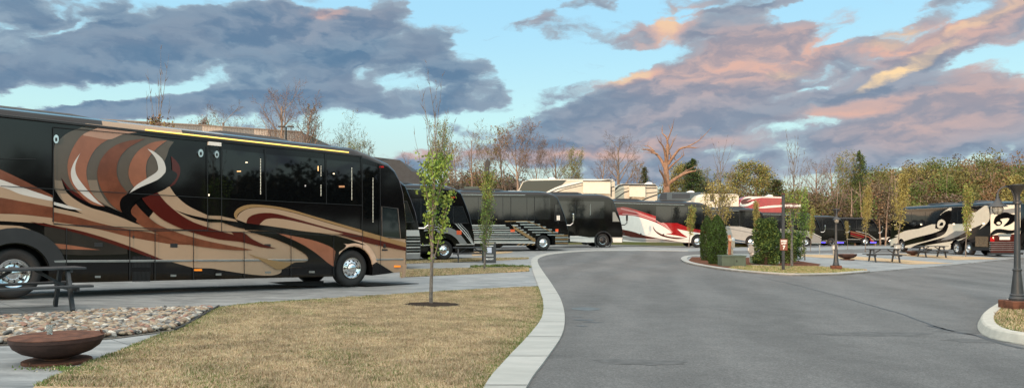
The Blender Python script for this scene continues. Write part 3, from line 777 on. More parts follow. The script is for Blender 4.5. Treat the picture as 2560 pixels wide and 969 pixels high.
kd([(640, 258, 1), (565, 268), (500, 292), (450, 340), (428, 400), (434, 455), (465, 515), (500, 558), (542, 584, 1), (528, 550), (535, 520), (562, 498, 1), (525, 450), (512, 400), (525, 345), (565, 298)], RUST)
kd([(735, 266, 1), (670, 275), (610, 310), (575, 360), (564, 410), (575, 450), (597, 482, 1), (645, 452, 1), (643, 420), (641, 385), (652, 345), (690, 300)], SALM)
kd([(752, 335, 1), (785, 370), (791, 410), (770, 455), (745, 470, 1), (757, 430), (756, 380)], MAR)
kd([(648, 303, 1), (680, 318), (715, 350), (728, 385), (726, 411, 1), (690, 440), (620, 470), (568, 497, 1), (600, 462), (650, 430), (690, 402), (693, 375), (680, 340)], SILV)
# fan of bands running down to the right
kd([(745, 468, 1), (775, 510), (830, 555), (915, 596, 1), (915, 655, 1), (850, 625), (790, 590), (730, 540), (690, 492, 1)], TAN)
kd([(690, 492, 1), (730, 540), (790, 590), (850, 625), (960, 662), (1060, 690), (1130, 715), (1215, 741, 1), (1150, 735), (1060, 712), (960, 700), (860, 675), (790, 650), (710, 610), (650, 555), (620, 516, 1)], MAR)
kd([(597, 545, 1), (630, 582), (690, 632), (770, 667), (850, 692), (940, 714), (1060, 737), (1110, 747, 1), (1040, 748), (940, 740), (850, 727), (760, 702), (690, 676), (620, 640), (580, 603), (576, 570)], RUST)
kd([(728, 405, 1), (690, 442), (620, 472), (568, 498), (534, 520), (526, 552), (540, 585), (592, 625, 1), (600, 612), (578, 590), (575, 560), (600, 530), (650, 510), (720, 482), (762, 447), (778, 415), (752, 395, 1)], GB)
kd([(765, 570, 1), (830, 592), (915, 610, 1), (972, 614, 1), (1030, 622), (1150, 636), (1260, 652), (1400, 672), (1500, 690), (1610, 725, 1), (1530, 722), (1470, 707), (1400, 692), (1250, 668), (1080, 656), (972, 625, 1), (915, 625, 1), (840, 605)], GB)
kd([(1015, 667, 1), (1070, 672), (1110, 700), (1170, 728), (1215, 741, 1), (1150, 732), (1080, 714), (1040, 692)], MAR)
# crest over the front wheel
kd([(1036, 612, 1), (1028, 590), (1045, 565), (1090, 549), (1160, 550), (1260, 565), (1400, 605), (1592, 660, 1), (1592, 672, 1), (1450, 630), (1300, 585), (1180, 562), (1100, 562), (1050, 585), (1040, 614, 1)], TAN2)
kd([(1038, 613, 1), (1055, 585), (1100, 564), (1180, 563), (1300, 587), (1450, 632), (1592, 673, 1), (1592, 690, 1), (1450, 660), (1300, 618), (1200, 600), (1130, 600), (1100, 615), (1085, 630, 1)], TAN)
kd([(1082, 629, 1), (1092, 605), (1130, 588), (1200, 586), (1300, 610), (1450, 652), (1592, 685), (1785, 735, 1), (1785, 751, 1), (1640, 722), (1540, 695), (1430, 657), (1300, 624), (1220, 610), (1170, 612), (1142, 637, 1)], MAR)
kd([(1140, 636, 1), (1170, 612), (1230, 610), (1320, 627), (1420, 652), (1510, 676, 1), (1430, 674), (1330, 664), (1240, 650)], TAN)
kd([(1592, 662, 1), (1690, 690), (1785, 716, 1), (1785, 735, 1), (1690, 710), (1592, 684, 1)], TAN2)
# black and copper sweeps before the wheel
kd([(1082, 662, 1), (1250, 668), (1400, 690), (1480, 720), (1490, 760), (1475, 824, 1), (1240, 824, 1), (1290, 803), (1340, 799), (1355, 788), (1342, 766), (1290, 735), (1210, 700), (1140, 680)], GB)
kd([(1215, 672, 1), (1300, 684), (1400, 712), (1476, 738, 1), (1466, 820, 1), (1440, 803), (1380, 755), (1310, 713)], SALM)
kd([(1180, 664, 1), (1300, 672), (1420, 692), (1520, 725), (1480, 762, 1), (1455, 735), (1380, 706), (1280, 684)], GB)
kd([(1085, 762, 1), (1160, 785), (1250, 800), (1292, 803, 1), (1245, 830, 1), (1215, 832), (1190, 818), (1140, 790)], TAN2)
kd([(1655, 800, 1), (1767, 870, 1), (1650, 882, 1), (1610, 830, 1)], GB)
kd([(232, 633, 1), (570, 662), (912, 662, 1), (912, 659, 1), (570, 658), (232, 629, 1)], SEAM)
for px_, y0_, y1_ in ((132, 320, 556), (165, 569, 700), (323, 572, 700), (386, 574, 712), (482, 578, 712), (608, 578, 705), (725, 579, 705), (832, 590, 700), (552, 360, 578), (517, 365, 575), (662, 372, 503), (813, 382, 510), (903, 390, 690), (948, 400, 690)):
    mc.line([(px_, y0_), (px_ + (1 if px_ > 600 else 0), y1_)], .018, SEAM)
for a_, b_ in (((0, 465), (552, 496)), ((552, 496), (903, 513)), ((132, 560), (552, 578)), ((552, 578), (903, 590)), ((0, 397), (88, 398)), ((132, 318), (903, 389))):
    mc.line([a_, b_], .016, SEAM)
def mainmat(c, ri, k):
    # painted swoosh carried over the roof shoulder; (u positions come from the trace)
    if ri >= 6 and c.z > 3 and -8.9 + (9 - ri) * .45 < c.x < -7.3 + (9 - ri) * .8: return 1
    return 0
ol1 = coach_outline(mc.L, mc.H, mc.wheels, front=[(.06, .40, 0, 1), (.14, .62, 0, 1), (.14, 1.30, 0, 1), (.12, 1.75, 0, 1), (.07, 2.2, 0, 1), (-.02, 2.75, 0, 1), (-.16, 3.15, .1, 1), (-.34, 3.45, .3, 1), (-.60, 3.66, .5, .8), (-.95, 3.78, .7, .6), (-1.4, 3.93, .9, .3), (-1.85, 4.02, 1, 0)], low=.30)
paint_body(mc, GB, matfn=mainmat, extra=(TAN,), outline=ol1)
mc.under(); mc.std_wheels(['bright', 'dish', 'bright'])
# skirt rail, doors and handles
mc.rails(.765, CHR2, h=.05)
def mpart(name, px, m, th=.02, **k): return mc.plate(name, px, m, th, **k)
for x, y, w_, h_ in ((246, 611, 20, 10), (434, 613, 18, 10), (547, 614, 16, 9), (668, 614, 15, 9), (780, 615, 14, 9)):
    q = mpart('compartment_handle', [(x - w_ / 2, y + h_ / 2), (x + w_ / 2, y + h_ / 2), (x + w_ / 2, y - h_ / 2), (x - w_ / 2, y - h_ / 2)], MATB, .018)
for x, y in ((244, 691), (433, 688), (546, 685), (669, 680), (779, 679), (956, 676)):
    mpart('chrome_latch', [(x - 7, y + 2.5), (x + 7, y + 2.5), (x + 7, y - 2.5), (x - 7, y - 2.5)], CHR2, .015)
for x, y in ((511, 624), (938, 625)):
    mpart('orange_sticker', [(x - 8, y + 6), (x + 8, y + 6), (x + 8, y - 6), (x - 8, y - 6)], ORNG, .003)
for x, y, w_ in ((494, 674, 9), (992, 665, 7)):
    mpart('marker_lamp', [(x - w_, y + 2.2), (x + w_, y + 2.2), (x + w_, y - 2.2), (x - w_, y - 2.2)], AMB, .05)
for x0, x1, y0, y1 in ((330, 377, 640, 668), (330, 376, 678, 704)):
    bm = bmesh.new(); a0, z0 = mc.uz(x0, y1); a1, z1 = mc.uz(x1, y0)
    for k in range(14): add_box(bm, (a0 + (a1 - a0) * (k + .5) / 14, -1.306, (z0 + z1) / 2), ((a1 - a0) / 30, .018, abs(z1 - z0)))
    link('vent_grille', bm, MATB, mc.root)
fd = mpart('fuel_door', [(328, 604), (351, 604), (351, 580), (328, 580)], TAN, .006)
mpart('door_lock', [(331, 595), (335, 595), (335, 589), (331, 589)], MATB, .02, parent=fd)
# chrome light pods, roof gutter and the LED strip
for x, y, w_, h_ in ((139, 348, 6.5, 11), (500, 383, 6.5, 10), (540, 386, 5.5, 9)):
    q = mpart('light_pod', [(x + w_ * math.cos(t), y + h_ * math.sin(t)) for t in [2 * math.pi * k / 14 for k in range(14)]], CHR, .05, smooth=False)
    mc.plate('lens', [(x - w_ * .4, y + h_ * .5), (x + w_ * .4, y + h_ * .5), (x + w_ * .4, y - h_ * .3), (x - w_ * .4, y - h_ * .3)], MATB, .004, parent=q, y0=1.351)
bm = bmesh.new(); a, z = mc.uz(362, 325); a2, z2 = mc.uz(870, 381)
add_tube(bm, [(a, -1.335, z), (a2, -1.335, z2)], .016, 6); link('led_strip', bm, LEDY, mc.root)
a, z = mc.uz(-80, 295); bm = bmesh.new()
def gut(px0, py0, px1, py1, r_, m_, nm, off=1.31):
    bm = bmesh.new(); a, z = mc.uz(px0, py0); a2, z2 = mc.uz(px1, py1)
    add_box(bm, ((a + a2) / 2, -off, (z + z2) / 2), (abs(a2 - a), r_, r_ * 1.3), Euler((0, -math.atan2(z2 - z, a2 - a), 0)).to_matrix(), bev=r_ * .2); return link(nm, bm, m_, mc.root)
gut(-60, 282, 905, 391, .045, MATB, 'awning_rail')

mpart('awning_bracket', [(519, 363), (551, 366), (551, 357), (519, 354)], WHT, .06)
MG = mat('main_window_glass', (.002, .0025, .003), .025, var=0, spec=.75)
for x0, x1, y0, y1, y2, y3 in ((555, 660, 367, 378, 497, 502), (664, 811, 380, 391, 503, 508), (815, 901, 393, 401, 509, 513), (905, 946, 403, 412, 545, 548), (520, 550, 368, 372, 492, 495)):
    mpart('window', [(x0, y2), (x1, y3), (x1, y1 + 6), (x0, y0 + 6)], MG, .006)
# interior light reflections painted as glowing dots; lamps seen through the glass
for x, y0, y1, n_ in ((651, 395, 485, 24), (802, 413, 440, 8), (802, 460, 489, 8), (879, 417, 499, 24), (932, 443, 555, 32)):
    bm = bmesh.new(); row = []
    for k in range(2 * n_ + 1):
        a, z = mc.uz(x, y0 + (y1 - y0) * k / (2 * n_)); row.append([bm.verts.new((a + q, -1.310, z)) for q in (-.009, .009)])
    for k in range(2 * n_): bm.faces.new((row[k][0], row[k][1], row[k + 1][1], row[k + 1][0])).material_index = k % 2
    link('dotted_reflection_row', bm, [SEAM, mat('reflected_light_dot', (.7, .7, .6), .5, var=0, emit=(1, .9, .7), es=.5)], mc.root)
for x, y, w_, h_, m_ in ((616, 406, 2.5, 1.2, BULB), (597, 428, 5, 1.2, WARML), (795, 421, 1.2, 6, WARML), (834, 434, 2, 1.2, BULB), (854, 466, 7, 2.2, mat('dim_window_lamp', (.4, .2, .1), .4, var=0, emit=(1, .45, .2), es=.12)), (763, 464, 1.5, 2, mat('dim_white_lamp', (.3, .3, .3), .4, var=0, emit=(1, .9, .9), es=.2)), (522, 487, 1.5, 2, BULB)):
    mpart('window_lamp', [(x - w_, y + h_), (x + w_, y + h_), (x + w_, y - h_), (x - w_, y - h_)], m_, .010)
dw = mpart('door_window', [(956, 591), (1000, 594), (993, 522), (955, 517)], mat('door_glass', (.012, .018, .02), .04, var=0, spec=.7), .006, smooth=False)
bm = bmesh.new(); pr_ = [mc.uz(*p) for p in ((955, 592), (1001, 595), (994, 521), (954, 516))]
add_tube(bm, [(a, -1.312, z) for a, z in pr_ + [pr_[0]]], .014, 5); link('window_frame', bm, mat('dark_grey_frame', (.05, .05, .05), .35, var=0), dw)
mpart('door_handle', [(957, 619), (962, 619), (962, 609), (957, 609)], MATB, .04)
mpart('grab_plate', [(938, 613), (945, 613), (944, 602), (938, 602)], CHR2, .02)
mpart('door_latch', [(954, 626), (968, 626), (968, 622), (954, 622)], MATB, .02)
mpart('clearance_lamp', [(949, 419), (958, 419), (957, 415), (949, 415)], REDL, .04)
gu = mc.uz(905, 640); 
# chrome-edged arch ring round the front wheel
bm = bmesh.new(); ap = arc(mc.wheels[0], .52, .66, 170, 8, 16)
for (r0, r1, mi_) in ((.64, .80, 0),):
    P0 = arc(mc.wheels[0], .52, r0, 172, 4, 18); P1 = arc(mc.wheels[0], .52, r1, 172, 4, 18)
    va = [bm.verts.new((x, -1.335, z)) for x, z in P0]; vb = [bm.verts.new((x, -1.326, z)) for x, z in P1]; vc = [bm.verts.new((x, -1.29, z)) for x, z in arc(mc.wheels[0], .52, r1 + .012, 172, 4, 18)]; vd = [bm.verts.new((x, -1.25, z)) for x, z in P0]
    for k in range(18):
        bm.faces.new((va[k], va[k + 1], vb[k + 1], vb[k])); bm.faces.new((vb[k], vb[k + 1], vc[k + 1], vc[k])); bm.faces.new((vd[k], vd[k + 1], va[k + 1], va[k]))
bmesh.ops.recalc_face_normals(bm, faces=bm.faces[:]); link('wheel_arch', bm, mat('arch_champagne', (.46, .33, .24), .18, var=.1, coat=.15), mc.root, R(35))
bm = bmesh.new()
P0 = arc(mc.wheels[1] , .52, .64, 172, 8, 18); P1 = arc(mc.wheels[1], .52, .95, 172, 8, 18)
va = [bm.verts.new((x, -1.33, z)) for x, z in P0]; vb = [bm.verts.new((x, -1.322, z)) for x, z in P1]
for k in range(18): bm.faces.new((va[k], va[k + 1], vb[k + 1], vb[k]))
link('wheel_arch', bm, MATB, mc.root)
mc.roof_unit(-4.6, 2.2, 1.4, .10); mc.roof_unit(-10.2, 3.4, 1.6, .06); mc.roof_unit(-7.2, .9, .8, .08)
mpart('jack_foot', [(700, 708), (752, 706), (828, 703), (828, 716), (760, 716)], UNDER, .3, y0=.6)
mc.plate('ground_mat', [], MATB) if False else None
bm = bmesh.new(); add_box(bm, (-.55, -.95, .03), (1.9, 1.0, .012)); link('floor_mat', bm, MATB, mc.root)
# front bumper edge strip
mpart('bumper_corner', [(1003, 694), (1012, 692), (1016, 660), (1009, 660)], TAN, .02)
# ============================================================ the rank of coaches behind
def rank(px, depth, th, label, H=3.9, L=13.7, name='motor_coach', **k):
    f0 = at(px, depth); return Coach(name, label, 'motor coach', (f0.x, f0.y), th, L=L, H=H, **k)
def handles(c, us, z=1.05):
    for u in us: c.box('compartment_handle', u, z, .14, .09, MATB, .015)
WIN = mat('coach_glass_band', (.010, .012, .014), .05, var=0, spec=.7)
def winband(c, u0, u1, z0=1.95, z1=3.25, n=4, m=None):
    g = c.plate('window_band', [(u0, z0), (u1, z0), (u1 - .02, z1), (u0, z1)], m or WIN, .008, uz=True)
    for k in range(1, n):
        bm = bmesh.new(); u = u0 + (u1 - u0) * k / n; add_box(bm, (u, c.side * (c.half + .010), (z0 + z1) / 2), (.03, .008, z1 - z0))
        link('pane_divider', bm, MATB, g)
    return g
def door(c, u0=-1.4, u1=-.45, z0=1.95, z1=2.85, m=None):
    g = c.plate('door_window', [(u0, z0), (u1, z0), (u1 - .38, z1), (u0, z1)], m or mat('cab_glass', (.012, .014, .016), .05, var=0, spec=.7), .01, uz=True)
    bm = bmesh.new(); q = [(u0, z0), (u1, z0), (u1 - .38, z1), (u0, z1), (u0, z0)]
    add_tube(bm, [(a, c.side * (c.half + .012), z) for a, z in q], .02, 5); link('window_frame', bm, MATB, g)
def roofline(c, m=CHR2, z=None):
    bm = bmesh.new(); z = z or c.H - .32; add_box(bm, (-c.L / 2 - 1.2, c.side * (c.half + .005), z), (c.L - 4, .03, .03)); link('awning_rail', bm, m, c.root)
# second coach: silver fluted skirt
c = rank(1057, 32.2, 40, 'dark coach with silver fluted skirt showing just behind the large swirl coach', H=4.0)
for k in range(6): c.line([(-4, .62 + k * .13), (-.05, .62 + k * .13)], .05, CHR2 if k % 2 else SILV, uz=True)
c.decal([(-4, .38), (-.04, .38), (-.02, .60), (-4, .60)], GREYP, uz=True); c.decal([(-4, 1.36), (-.03, 1.36), (-.05, 1.62), (-4, 1.62)], SILV, uz=True)
paint_body(c, GB); c.under(); c.std_wheels(); door(c); winband(c, -9, -1.4); c.mirror(); c.roof_unit(-4); c.roof_unit(-9)
c.box('marker_lamp', -2.6, 3.62, .35, .05, LEDY, .03); roofline(c)
# third: black with silver arcs over the wheel
c = rank(1190, 40.6, 32, 'black coach with thin silver arcs over its front wheel, behind the nearer picnic table', H=4.05)
for k in range(3):
    o_ = k * 5
    c.line([(1085 - o_, 535 - o_ * .4), (1110, 540 - o_), (1140 + o_ * .3, 560 - o_), (1165 + o_ * .4, 588 - o_), (1182 + o_ * .3, 610)], .05, SILV if k < 2 else GREYP)
    c.line([(1060, 566 + k * 5), (1095, 560 + k * 6), (1105, 566 + k * 8)], .035, SILV)
c.decal([(1090, 575, 1), (1120, 568), (1145, 580), (1168, 608, 1), (1150, 610, 1), (1140, 595), (1120, 583), (1100, 585, 1)], GREYP)
paint_body(c, GB); c.under(); c.std_wheels(); door(c); winband(c, -9, -1.4); c.rails(.8, SILV); c.roof_unit(-5, 3); c.roof_unit(-9.5)
c.box('marker_lamp', -1.45, 3.35, .28, .08, REDL, .03); c.box('marker_lamp', -1.05, 1.45, .3, .22, ORNG, .02); c.box('light_pod', -2.5, 2.05, .22, .12, CHR, .04); roofline(c)
# fourth: steel blades and gold diagonal
c = rank(1425, 50.6, 17, 'black coach with horizontal steel blades and a gold diagonal along its side', H=4.05)
for k in range(8):
    yy = 562 + k * 5.6; c.line([(1178, yy + 1), (1295 + k * 7, yy + 1)], .055 if k % 3 else .085, CHR2 if k % 2 else SILV)
for k in range(6):
    yy = 556 + k * 6.5; c.line([(1290 + k * 10, yy - 2), (1335 + k * 15, yy - 2)], .07, CHR2)
c.line([(1262, 553), (1316, 552), (1345, 562), (1385, 582)], .05, mat('gold_paint', (.30, .19, .09), .2, var=.1, metal=.5))
c.decal([(1275, 560, 1), (1345, 602, 1), (1330, 602, 1), (1262, 562, 1)], GB)
c.decal([(1280, 562, 1), (1350, 604, 1), (1335, 604, 1), (1285, 572, 1)], mat('gold_paint', (.30, .19, .09)))
for k in range(4): c.line([(1293 + k * 12, 613), (1302 + k * 12, 607)], .08, mat('gold_paint', (.3, .19, .09)))
c.decal([(1185, 608, 1), (1345, 608, 1), (1345, 604, 1), (1185, 604, 1)], SILV)
for k in range(6): c.line([(1388, 588 + k * 4.8), (1422, 588 + k * 4.8)], .08, CHR2 if k % 2 else mat('gold_paint', (.3, .19, .09)))
for x in (1277, 1336, 1395): c.line([(x, 492), (x, 560)], .03, SEAM)
paint_body(c, GB); c.under(); c.std_wheels(); door(c, -1.1, -.4, 2.0, 3.1); winband(c, -11.5, -1.4, 2.1, 3.55, 6); c.mirror(m=CHR); c.roof_unit(-6, 3); roofline(c)
c.box('marker_lamp', -4.1, 1.35, .3, .18, ORNG, .02); c.box('marker_lamp', -.95, 1.35, .2, .18, ORNG, .02); c.box('door_notice', -.85, 2.2, .22, .32, WHT, .02, out=.01)
# fifth: plain black with white wedge
c = rank(1560, 57.2, 13, 'plain black coach with a white wedge on its skirt and dark wheels', H=4.1, wheels=(-1.7, -9.9, -11.2))
c.decal([(1425, 589, 1), (1443, 589, 1), (1487, 595, 1), (1489, 607, 1), (1425, 603, 1)], WHT)
c.decal([(-.9, .34), (-.02, .34), (.0, .66), (-.2, .72), (-.95, .72)], WHT, uz=True)
for x in (1467, 1484, 1492, 1530): c.line([(x, 506), (x, 545)], .03, SEAM)
paint_body(c, GB); c.under(); c.std_wheels(['dark'] * 3); door(c, -.95, -.35, 1.95, 2.7, mat('pale_cab_glass', (.20, .21, .20), .15, var=0)); winband(c, -11, -1.6, 2.2, 3.5, 4); c.rails(.72, SILV); c.mirror(m=MATB); c.roof_unit(-4.5, 2.6); c.roof_unit(-9, 2.4)
bm = bmesh.new(); add_box(bm, (-2.75, -1.32, 2.85), (.03, .03, .85)); link('slide_trim', bm, CHR2, c.root); roofline(c, MATB)
bm = bmesh.new(); add_lathe(bm, [(.64, -1.33), (.72, -1.34), (.74, -1.29)], 24, (c.wheels[0], 0, .50), 'y'); link('wheel_arch', bm, MATB, c.root)
# sixth: red and white
c = rank(1797, 64.3, 7, 'red white and black coach with a sweeping crimson flame', H=3.95)
c.decal([(1555, 517, 1), (1575, 520), (1640, 540), (1690, 556), (1730, 570), (1800, 582, 1), (1800, 612, 1), (1540, 602, 1), (1540, 520, 1)], REDP)
c.decal([(1556, 538, 1), (1590, 540), (1640, 556), (1672, 574), (1680, 583, 1), (1665, 584), (1690, 588), (1718, 593), (1705, 583), (1693, 572, 1), (1725, 578), (1770, 585), (1800, 590, 1), (1800, 612, 1), (1540, 604, 1), (1540, 537, 1)], WHT)
c.decal([(1632, 564, 1), (1642, 578), (1670, 590), (1715, 595, 1), (1690, 597), (1655, 590), (1636, 576)], MAR)
c.decal([(1540, 570, 1), (1580, 578), (1620, 590), (1700, 604), (1735, 606, 1), (1690, 608), (1600, 596), (1540, 584, 1)], MAR)
c.decal([(1556, 590, 1), (1620, 596), (1730, 608, 1), (1600, 603), (1556, 597, 1)], GREYP)
c.line([(1552, 521), (1590, 530), (1640, 548), (1665, 562), (1678, 578)], .10, mat('rose_stripe', (.5, .25, .24), .2, var=0))
c.line([(1556, 534), (1600, 538), (1642, 552), (1668, 568), (1681, 580), (1675, 584)], .07, mat('rose_stripe', (.5, .25, .24)))
paint_body(c, GB); c.under(); c.std_wheels(); winband(c, -5.7, -1.5, 2.05, 3.45, 3); door(c); c.rails(.62, SILV); c.roof_unit(-4); c.roof_unit(-8); roofline(c); handles(c, (-5, -7, -8.5))
# seventh: silver and slate blue, behind the shrubs
c = rank(1925, 73, 4, 'silver and blue coach half hidden behind the clipped conifers and dark shrub', H=3.85)
c.decal([(1790, 562, 1), (1830, 564), (1880, 574), (1930, 584, 1), (1930, 606, 1), (1700, 604, 1), (1700, 562, 1)], mat('warm_silver_paint', (.33, .32, .30), .15, var=.06, coat=.5))
c.line([(1800, 566), (1840, 574), (1890, 584)], .09, GREYP); c.line([(1790, 560), (1830, 562), (1890, 575)], .06, SILV)
c.decal([(1790, 590, 1), (1830, 596), (1885, 606, 1), (1885, 612, 1), (1790, 604, 1)], BLUP); c.line([(1790, 596), (1885, 609)], .05, SILV)
paint_body(c, GB); c.under(); c.std_wheels(); winband(c, -10, -1.4, 2.0, 3.35, 5); door(c); c.roof_unit(-3.5); c.roof_unit(-8.5); roofline(c); handles(c, (-5,), 1.3)
# eighth, ninth, tenth, eleventh
c = rank(2056, 85, 1, 'grey and black coach with a pale nose stripe, left of the island lamp post', H=3.9)
c.decal([(2002, 576, 1), (2030, 583), (2058, 598, 1), (2056, 612, 1), (2030, 612, 1), (2004, 590), (1950, 580, 1), (1950, 570, 1)], GREYP); c.line([(2006, 575), (2030, 581), (2056, 594)], .07, SILV); c.line([(2030, 608), (2052, 609)], .12, CHR2)
paint_body(c, GB); c.under(); c.std_wheels(); winband(c, -10, -1.4, 2.0, 3.45, 5); door(c); c.mirror(); roofline(c)
c = rank(2118, 92.5, 0, 'black coach with a purple glow under its skirt, right of the island lamp post', H=3.8)
c.line([(2056, 602), (2075, 600), (2095, 604)], .06, SILV); c.decal([(2056, 604, 1), (2078, 606, 1), (2078, 616, 1), (2056, 616, 1)], GREYP); c.line([(2060, 601), (2116, 603)], .04, GREYP)
paint_body(c, GB); c.under(); c.std_wheels(['dark'] * 3); winband(c, -10, -1.4, 2.0, 3.4, 5); door(c); c.mirror()
for u in (-3.2, -.9): c.box('underglow_lamp', u, .42, .9, .12, BLUEL, .02)
c = rank(2200, 98, -1, 'black coach with copper stripes sweeping down to its front wheel', H=3.8)
for k in range(3): c.line([(2126 , 578 + k * 5), (2150, 584 + k * 5), (2175, 593 + k * 5), (2185, 604 + k * 3)], .13 - .02 * k, SALM if k != 1 else REDP)
c.line([(2140, 577), (2170, 584), (2190, 598)], .05, SILV)
paint_body(c, GB); c.under(); c.std_wheels(); winband(c, -10, -1.4, 2.1, 3.4, 5); door(c); c.rails(.8, SILV); c.mirror()
c.box('underglow_lamp', -.9, .42, .8, .12, BLUEL, .02)
c = rank(2262, 105, -1, 'coach with white and maroon nose stripes seen between two darker coaches', H=3.8)
c.decal([(2200, 594, 1), (2262, 588, 1), (2262, 622, 1), (2200, 622, 1)], WHT)
for k in range(3): c.decal([(2196, 597 + k * 9, 1), (2212, 599 + k * 8), (2222, 605 + k * 6, 1), (2210, 606 + k * 8), (2196, 602 + k * 9, 1)], MAR if k % 2 else GB)
paint_body(c, GB); c.under(); c.std_wheels(); winband(c, -10, -1.4, 2.1, 3.4, 5); door(c); c.mirror()
# ============================================================ swirl coach at the right, rear towards us
f0 = at(2224, 66.3)
c = Coach('motor_coach', 'black and cream scroll painted coach seen from its rear corner at the right', 'motor coach', (f0.x, f0.y), 91.0, L=13.6, H=3.95, side=1, wheels=(-1.9, -9.6, -11.0))
c.decal([(2222, 600, 1), (2300, 570), (2380, 545), (2430, 532), (2472, 520, 1), (2472, 552), (2440, 578), (2400, 600), (2360, 612), (2330, 618), (2250, 640), (2222, 634, 1)], CREAM)
c.decal([(2378, 516, 1), (2352, 535), (2336, 556), (2334, 572), (2300, 585), (2240, 590), (2300, 592), (2360, 575), (2385, 562, 1)], CREAM)
c.decal([(2236, 590, 1), (2262, 577), (2300, 571), (2345, 570), (2350, 576), (2300, 580), (2260, 588)], CREAM)
c.decal([(2222, 616, 1), (2280, 596), (2340, 580), (2372, 562, 1), (2360, 585), (2320, 600), (2270, 612), (2222, 626, 1)], GB)
c.decal([(2255, 634, 1), (2290, 612), (2340, 598), (2420, 575), (2465, 548, 1), (2440, 580), (2390, 600), (2330, 610), (2300, 618), (2275, 637, 1)], GB)
c.decal([(2352, 600, 1), (2375, 585), (2395, 575), (2420, 576, 1), (2395, 590), (2372, 598)], GREYP)
c.decal([(2338, 570, 1), (2342, 548), (2360, 530), (2376, 527), (2378, 540), (2372, 560), (2356, 572)], GB)
c.decal([(2343, 565), (2346, 552), (2356, 548), (2364, 556), (2358, 568), (2349, 570)], CREAM)
c.decal([(2349, 563), (2352, 556), (2358, 556), (2357, 563)], GB)
c.decal([(2375, 574, 1), (2400, 565), (2440, 562), (2466, 548), (2455, 560), (2425, 572), (2400, 577)], CREAM)
c.decal([(2344, 632, 1), (2385, 618, 1), (2372, 605, 1), (2335, 612, 1), (2310, 628, 1)], CREAM)
c.decal([(2440, 530, 1), (2472, 506, 1), (2472, 518, 1), (2440, 545, 1)], CREAM)
c.box('engine_panel', -12.65, 1.05, 1.4, .75, mat('quilted_steel', (.35, .28, .2), .25, metal=.9, var=.4, vscale=18), .02)
for k, (u, z) in enumerate(((-1, 2.35), (-5, 2.35), (-9.4, 2.35), (-12.9, 2.35), (-11.4, 1.9))): c.box('porch_lamp', u, z, .16, .10, BULB, .05)
ol = coach_outline(c.L, c.H, c.wheels)
def mm(cc, ri, k): return 0
# rear face artwork: on the plane u = -L
def rear_uz(px, py):
    o = c.Mi @ Vector((0, 0, CZ)); d = c.Mi.to_3x3() @ Vector(((px - CX) / F, 1, -(py - HY) / F)); t = (-c.L - o.x) / d.x; p = o + d * t; return (p.y, p.z)
paint_body(c, GB, outline=ol)
bm = bmesh.new(); rm = [CREAM, GB, MAR, CHR, REDL, WHT, GREYP, MATB]
def rdec(px, mi, lay, sm_=True, T=.0):
    q = [Vector(rear_uz(*p)) for p in px]; q = crom(q, 4, True) if sm_ else q
    q = [Vector((max(-1.22, min(1.29, p.x)), p.y)) for p in q]
    r = delaunay_2d_cdt(q, [], [list(range(len(q)))], 1, 1e-5); vs = [bm.verts.new((-c.L - .004 - .002 * lay - T, v.x, v.y)) for v in r[0]]
    for f in r[2]:
        try: bm.faces.new([vs[i] for i in f]).material_index = mi
        except ValueError: pass
x0, x1 = 2471, 2551
rdec([(x0, 512), (x1, 512), (x1, 592), (2540, 586), (2500, 588), (x0, 604)], 0, 0, False)
rdec([(x0, 518), (2500, 524), (2540, 520), (x1, 518), (x1, 530), (2530, 533), (2490, 531), (x0, 536)], 6, 1, False)
rdec([(2484, 556), (2490, 540), (2512, 530), (2535, 536), (2545, 530), (2540, 548), (2526, 560), (2508, 566), (2520, 552), (2522, 545), (2506, 546), (2496, 552), (2490, 560)], 1, 2)
rdec([(2487, 557), (2492, 550), (2502, 550), (2505, 558), (2498, 564), (2490, 563)], 1, 2); rdec([(2491, 557), (2495, 554), (2500, 555), (2501, 559), (2496, 561)], 0, 3)
rdec([(x0, 592), (2490, 572), (2530, 575), (x1, 568), (x1, 576), (2525, 584), (2495, 582)], 1, 2)
rdec([(x0, 590), (2480, 588), (2500, 586), (x1, 584), (x1, 634), (x0, 634)], 2, 3, False)
link('rear_panel', bm, rm, c.root)
def rbox(nm, px, py, w_, h_, m_, th=.03):
    y, z = rear_uz(px, py); bm = bmesh.new(); add_box(bm, (-c.L - .02 - th / 2, y, z), (th, w_, h_), bev=.004); return link(nm, bm, m_, c.root)
rbox('licence_plate', 2511, 595, .75, .22, WHT); rbox('tail_lamp', 2480, 598, .3, .3, REDL); rbox('tail_lamp', 2541, 598, .3, .3, REDL)
rbox('brake_lamp', 2482, 594, .08, .12, BULB); rbox('brake_lamp', 2539, 594, .08, .12, BULB); rbox('rear_badge', 2511, 587, .9, .18, CHR2)
bm = bmesh.new()
for k in range(5):
    y, z = rear_uz(2511, 605 + k * 5); add_box(bm, (-c.L - .03, y, z), (.03, 2.2, .04))
link('rear_grille', bm, CHR2, c.root); rbox('rear_bumper', 2511, 633, 2.5, .14, MATB, .15)
c.under(); c.std_wheels(['dish', 'dish', 'bright']); winband(c, -7.6, -1.5, 2.35, 3.4, 3); winband(c, -11, -8.6, 2.35, 3.4, 2); roofline(c)
c.roof_unit(-6); c.roof_unit(-10)
# next coach beyond it, only its edge is in the frame
f0 = at(2558, 60)
c2 = Coach('motor_coach', 'dark coach cut off by the right edge of the photo beyond the lamp post', 'motor coach', (f0.x, f0.y), 90, L=13.6, H=3.7, side=1)
c2.decal([(-13.5, .5), (-13.5, 1.5), (-8, 2.4), (-8, 2.0)], GREYP, uz=True)
paint_body(c2, GB); c2.under(); c2.std_wheels(); winband(c2, -11, -1.4)
for i_, y_ in enumerate((-1.05, 1.05)):
    bm = bmesh.new(); add_box(bm, (-13.63, y_, 1.1), (.04, .25, .3)); link('tail_lamp', bm, REDL, c2.root)

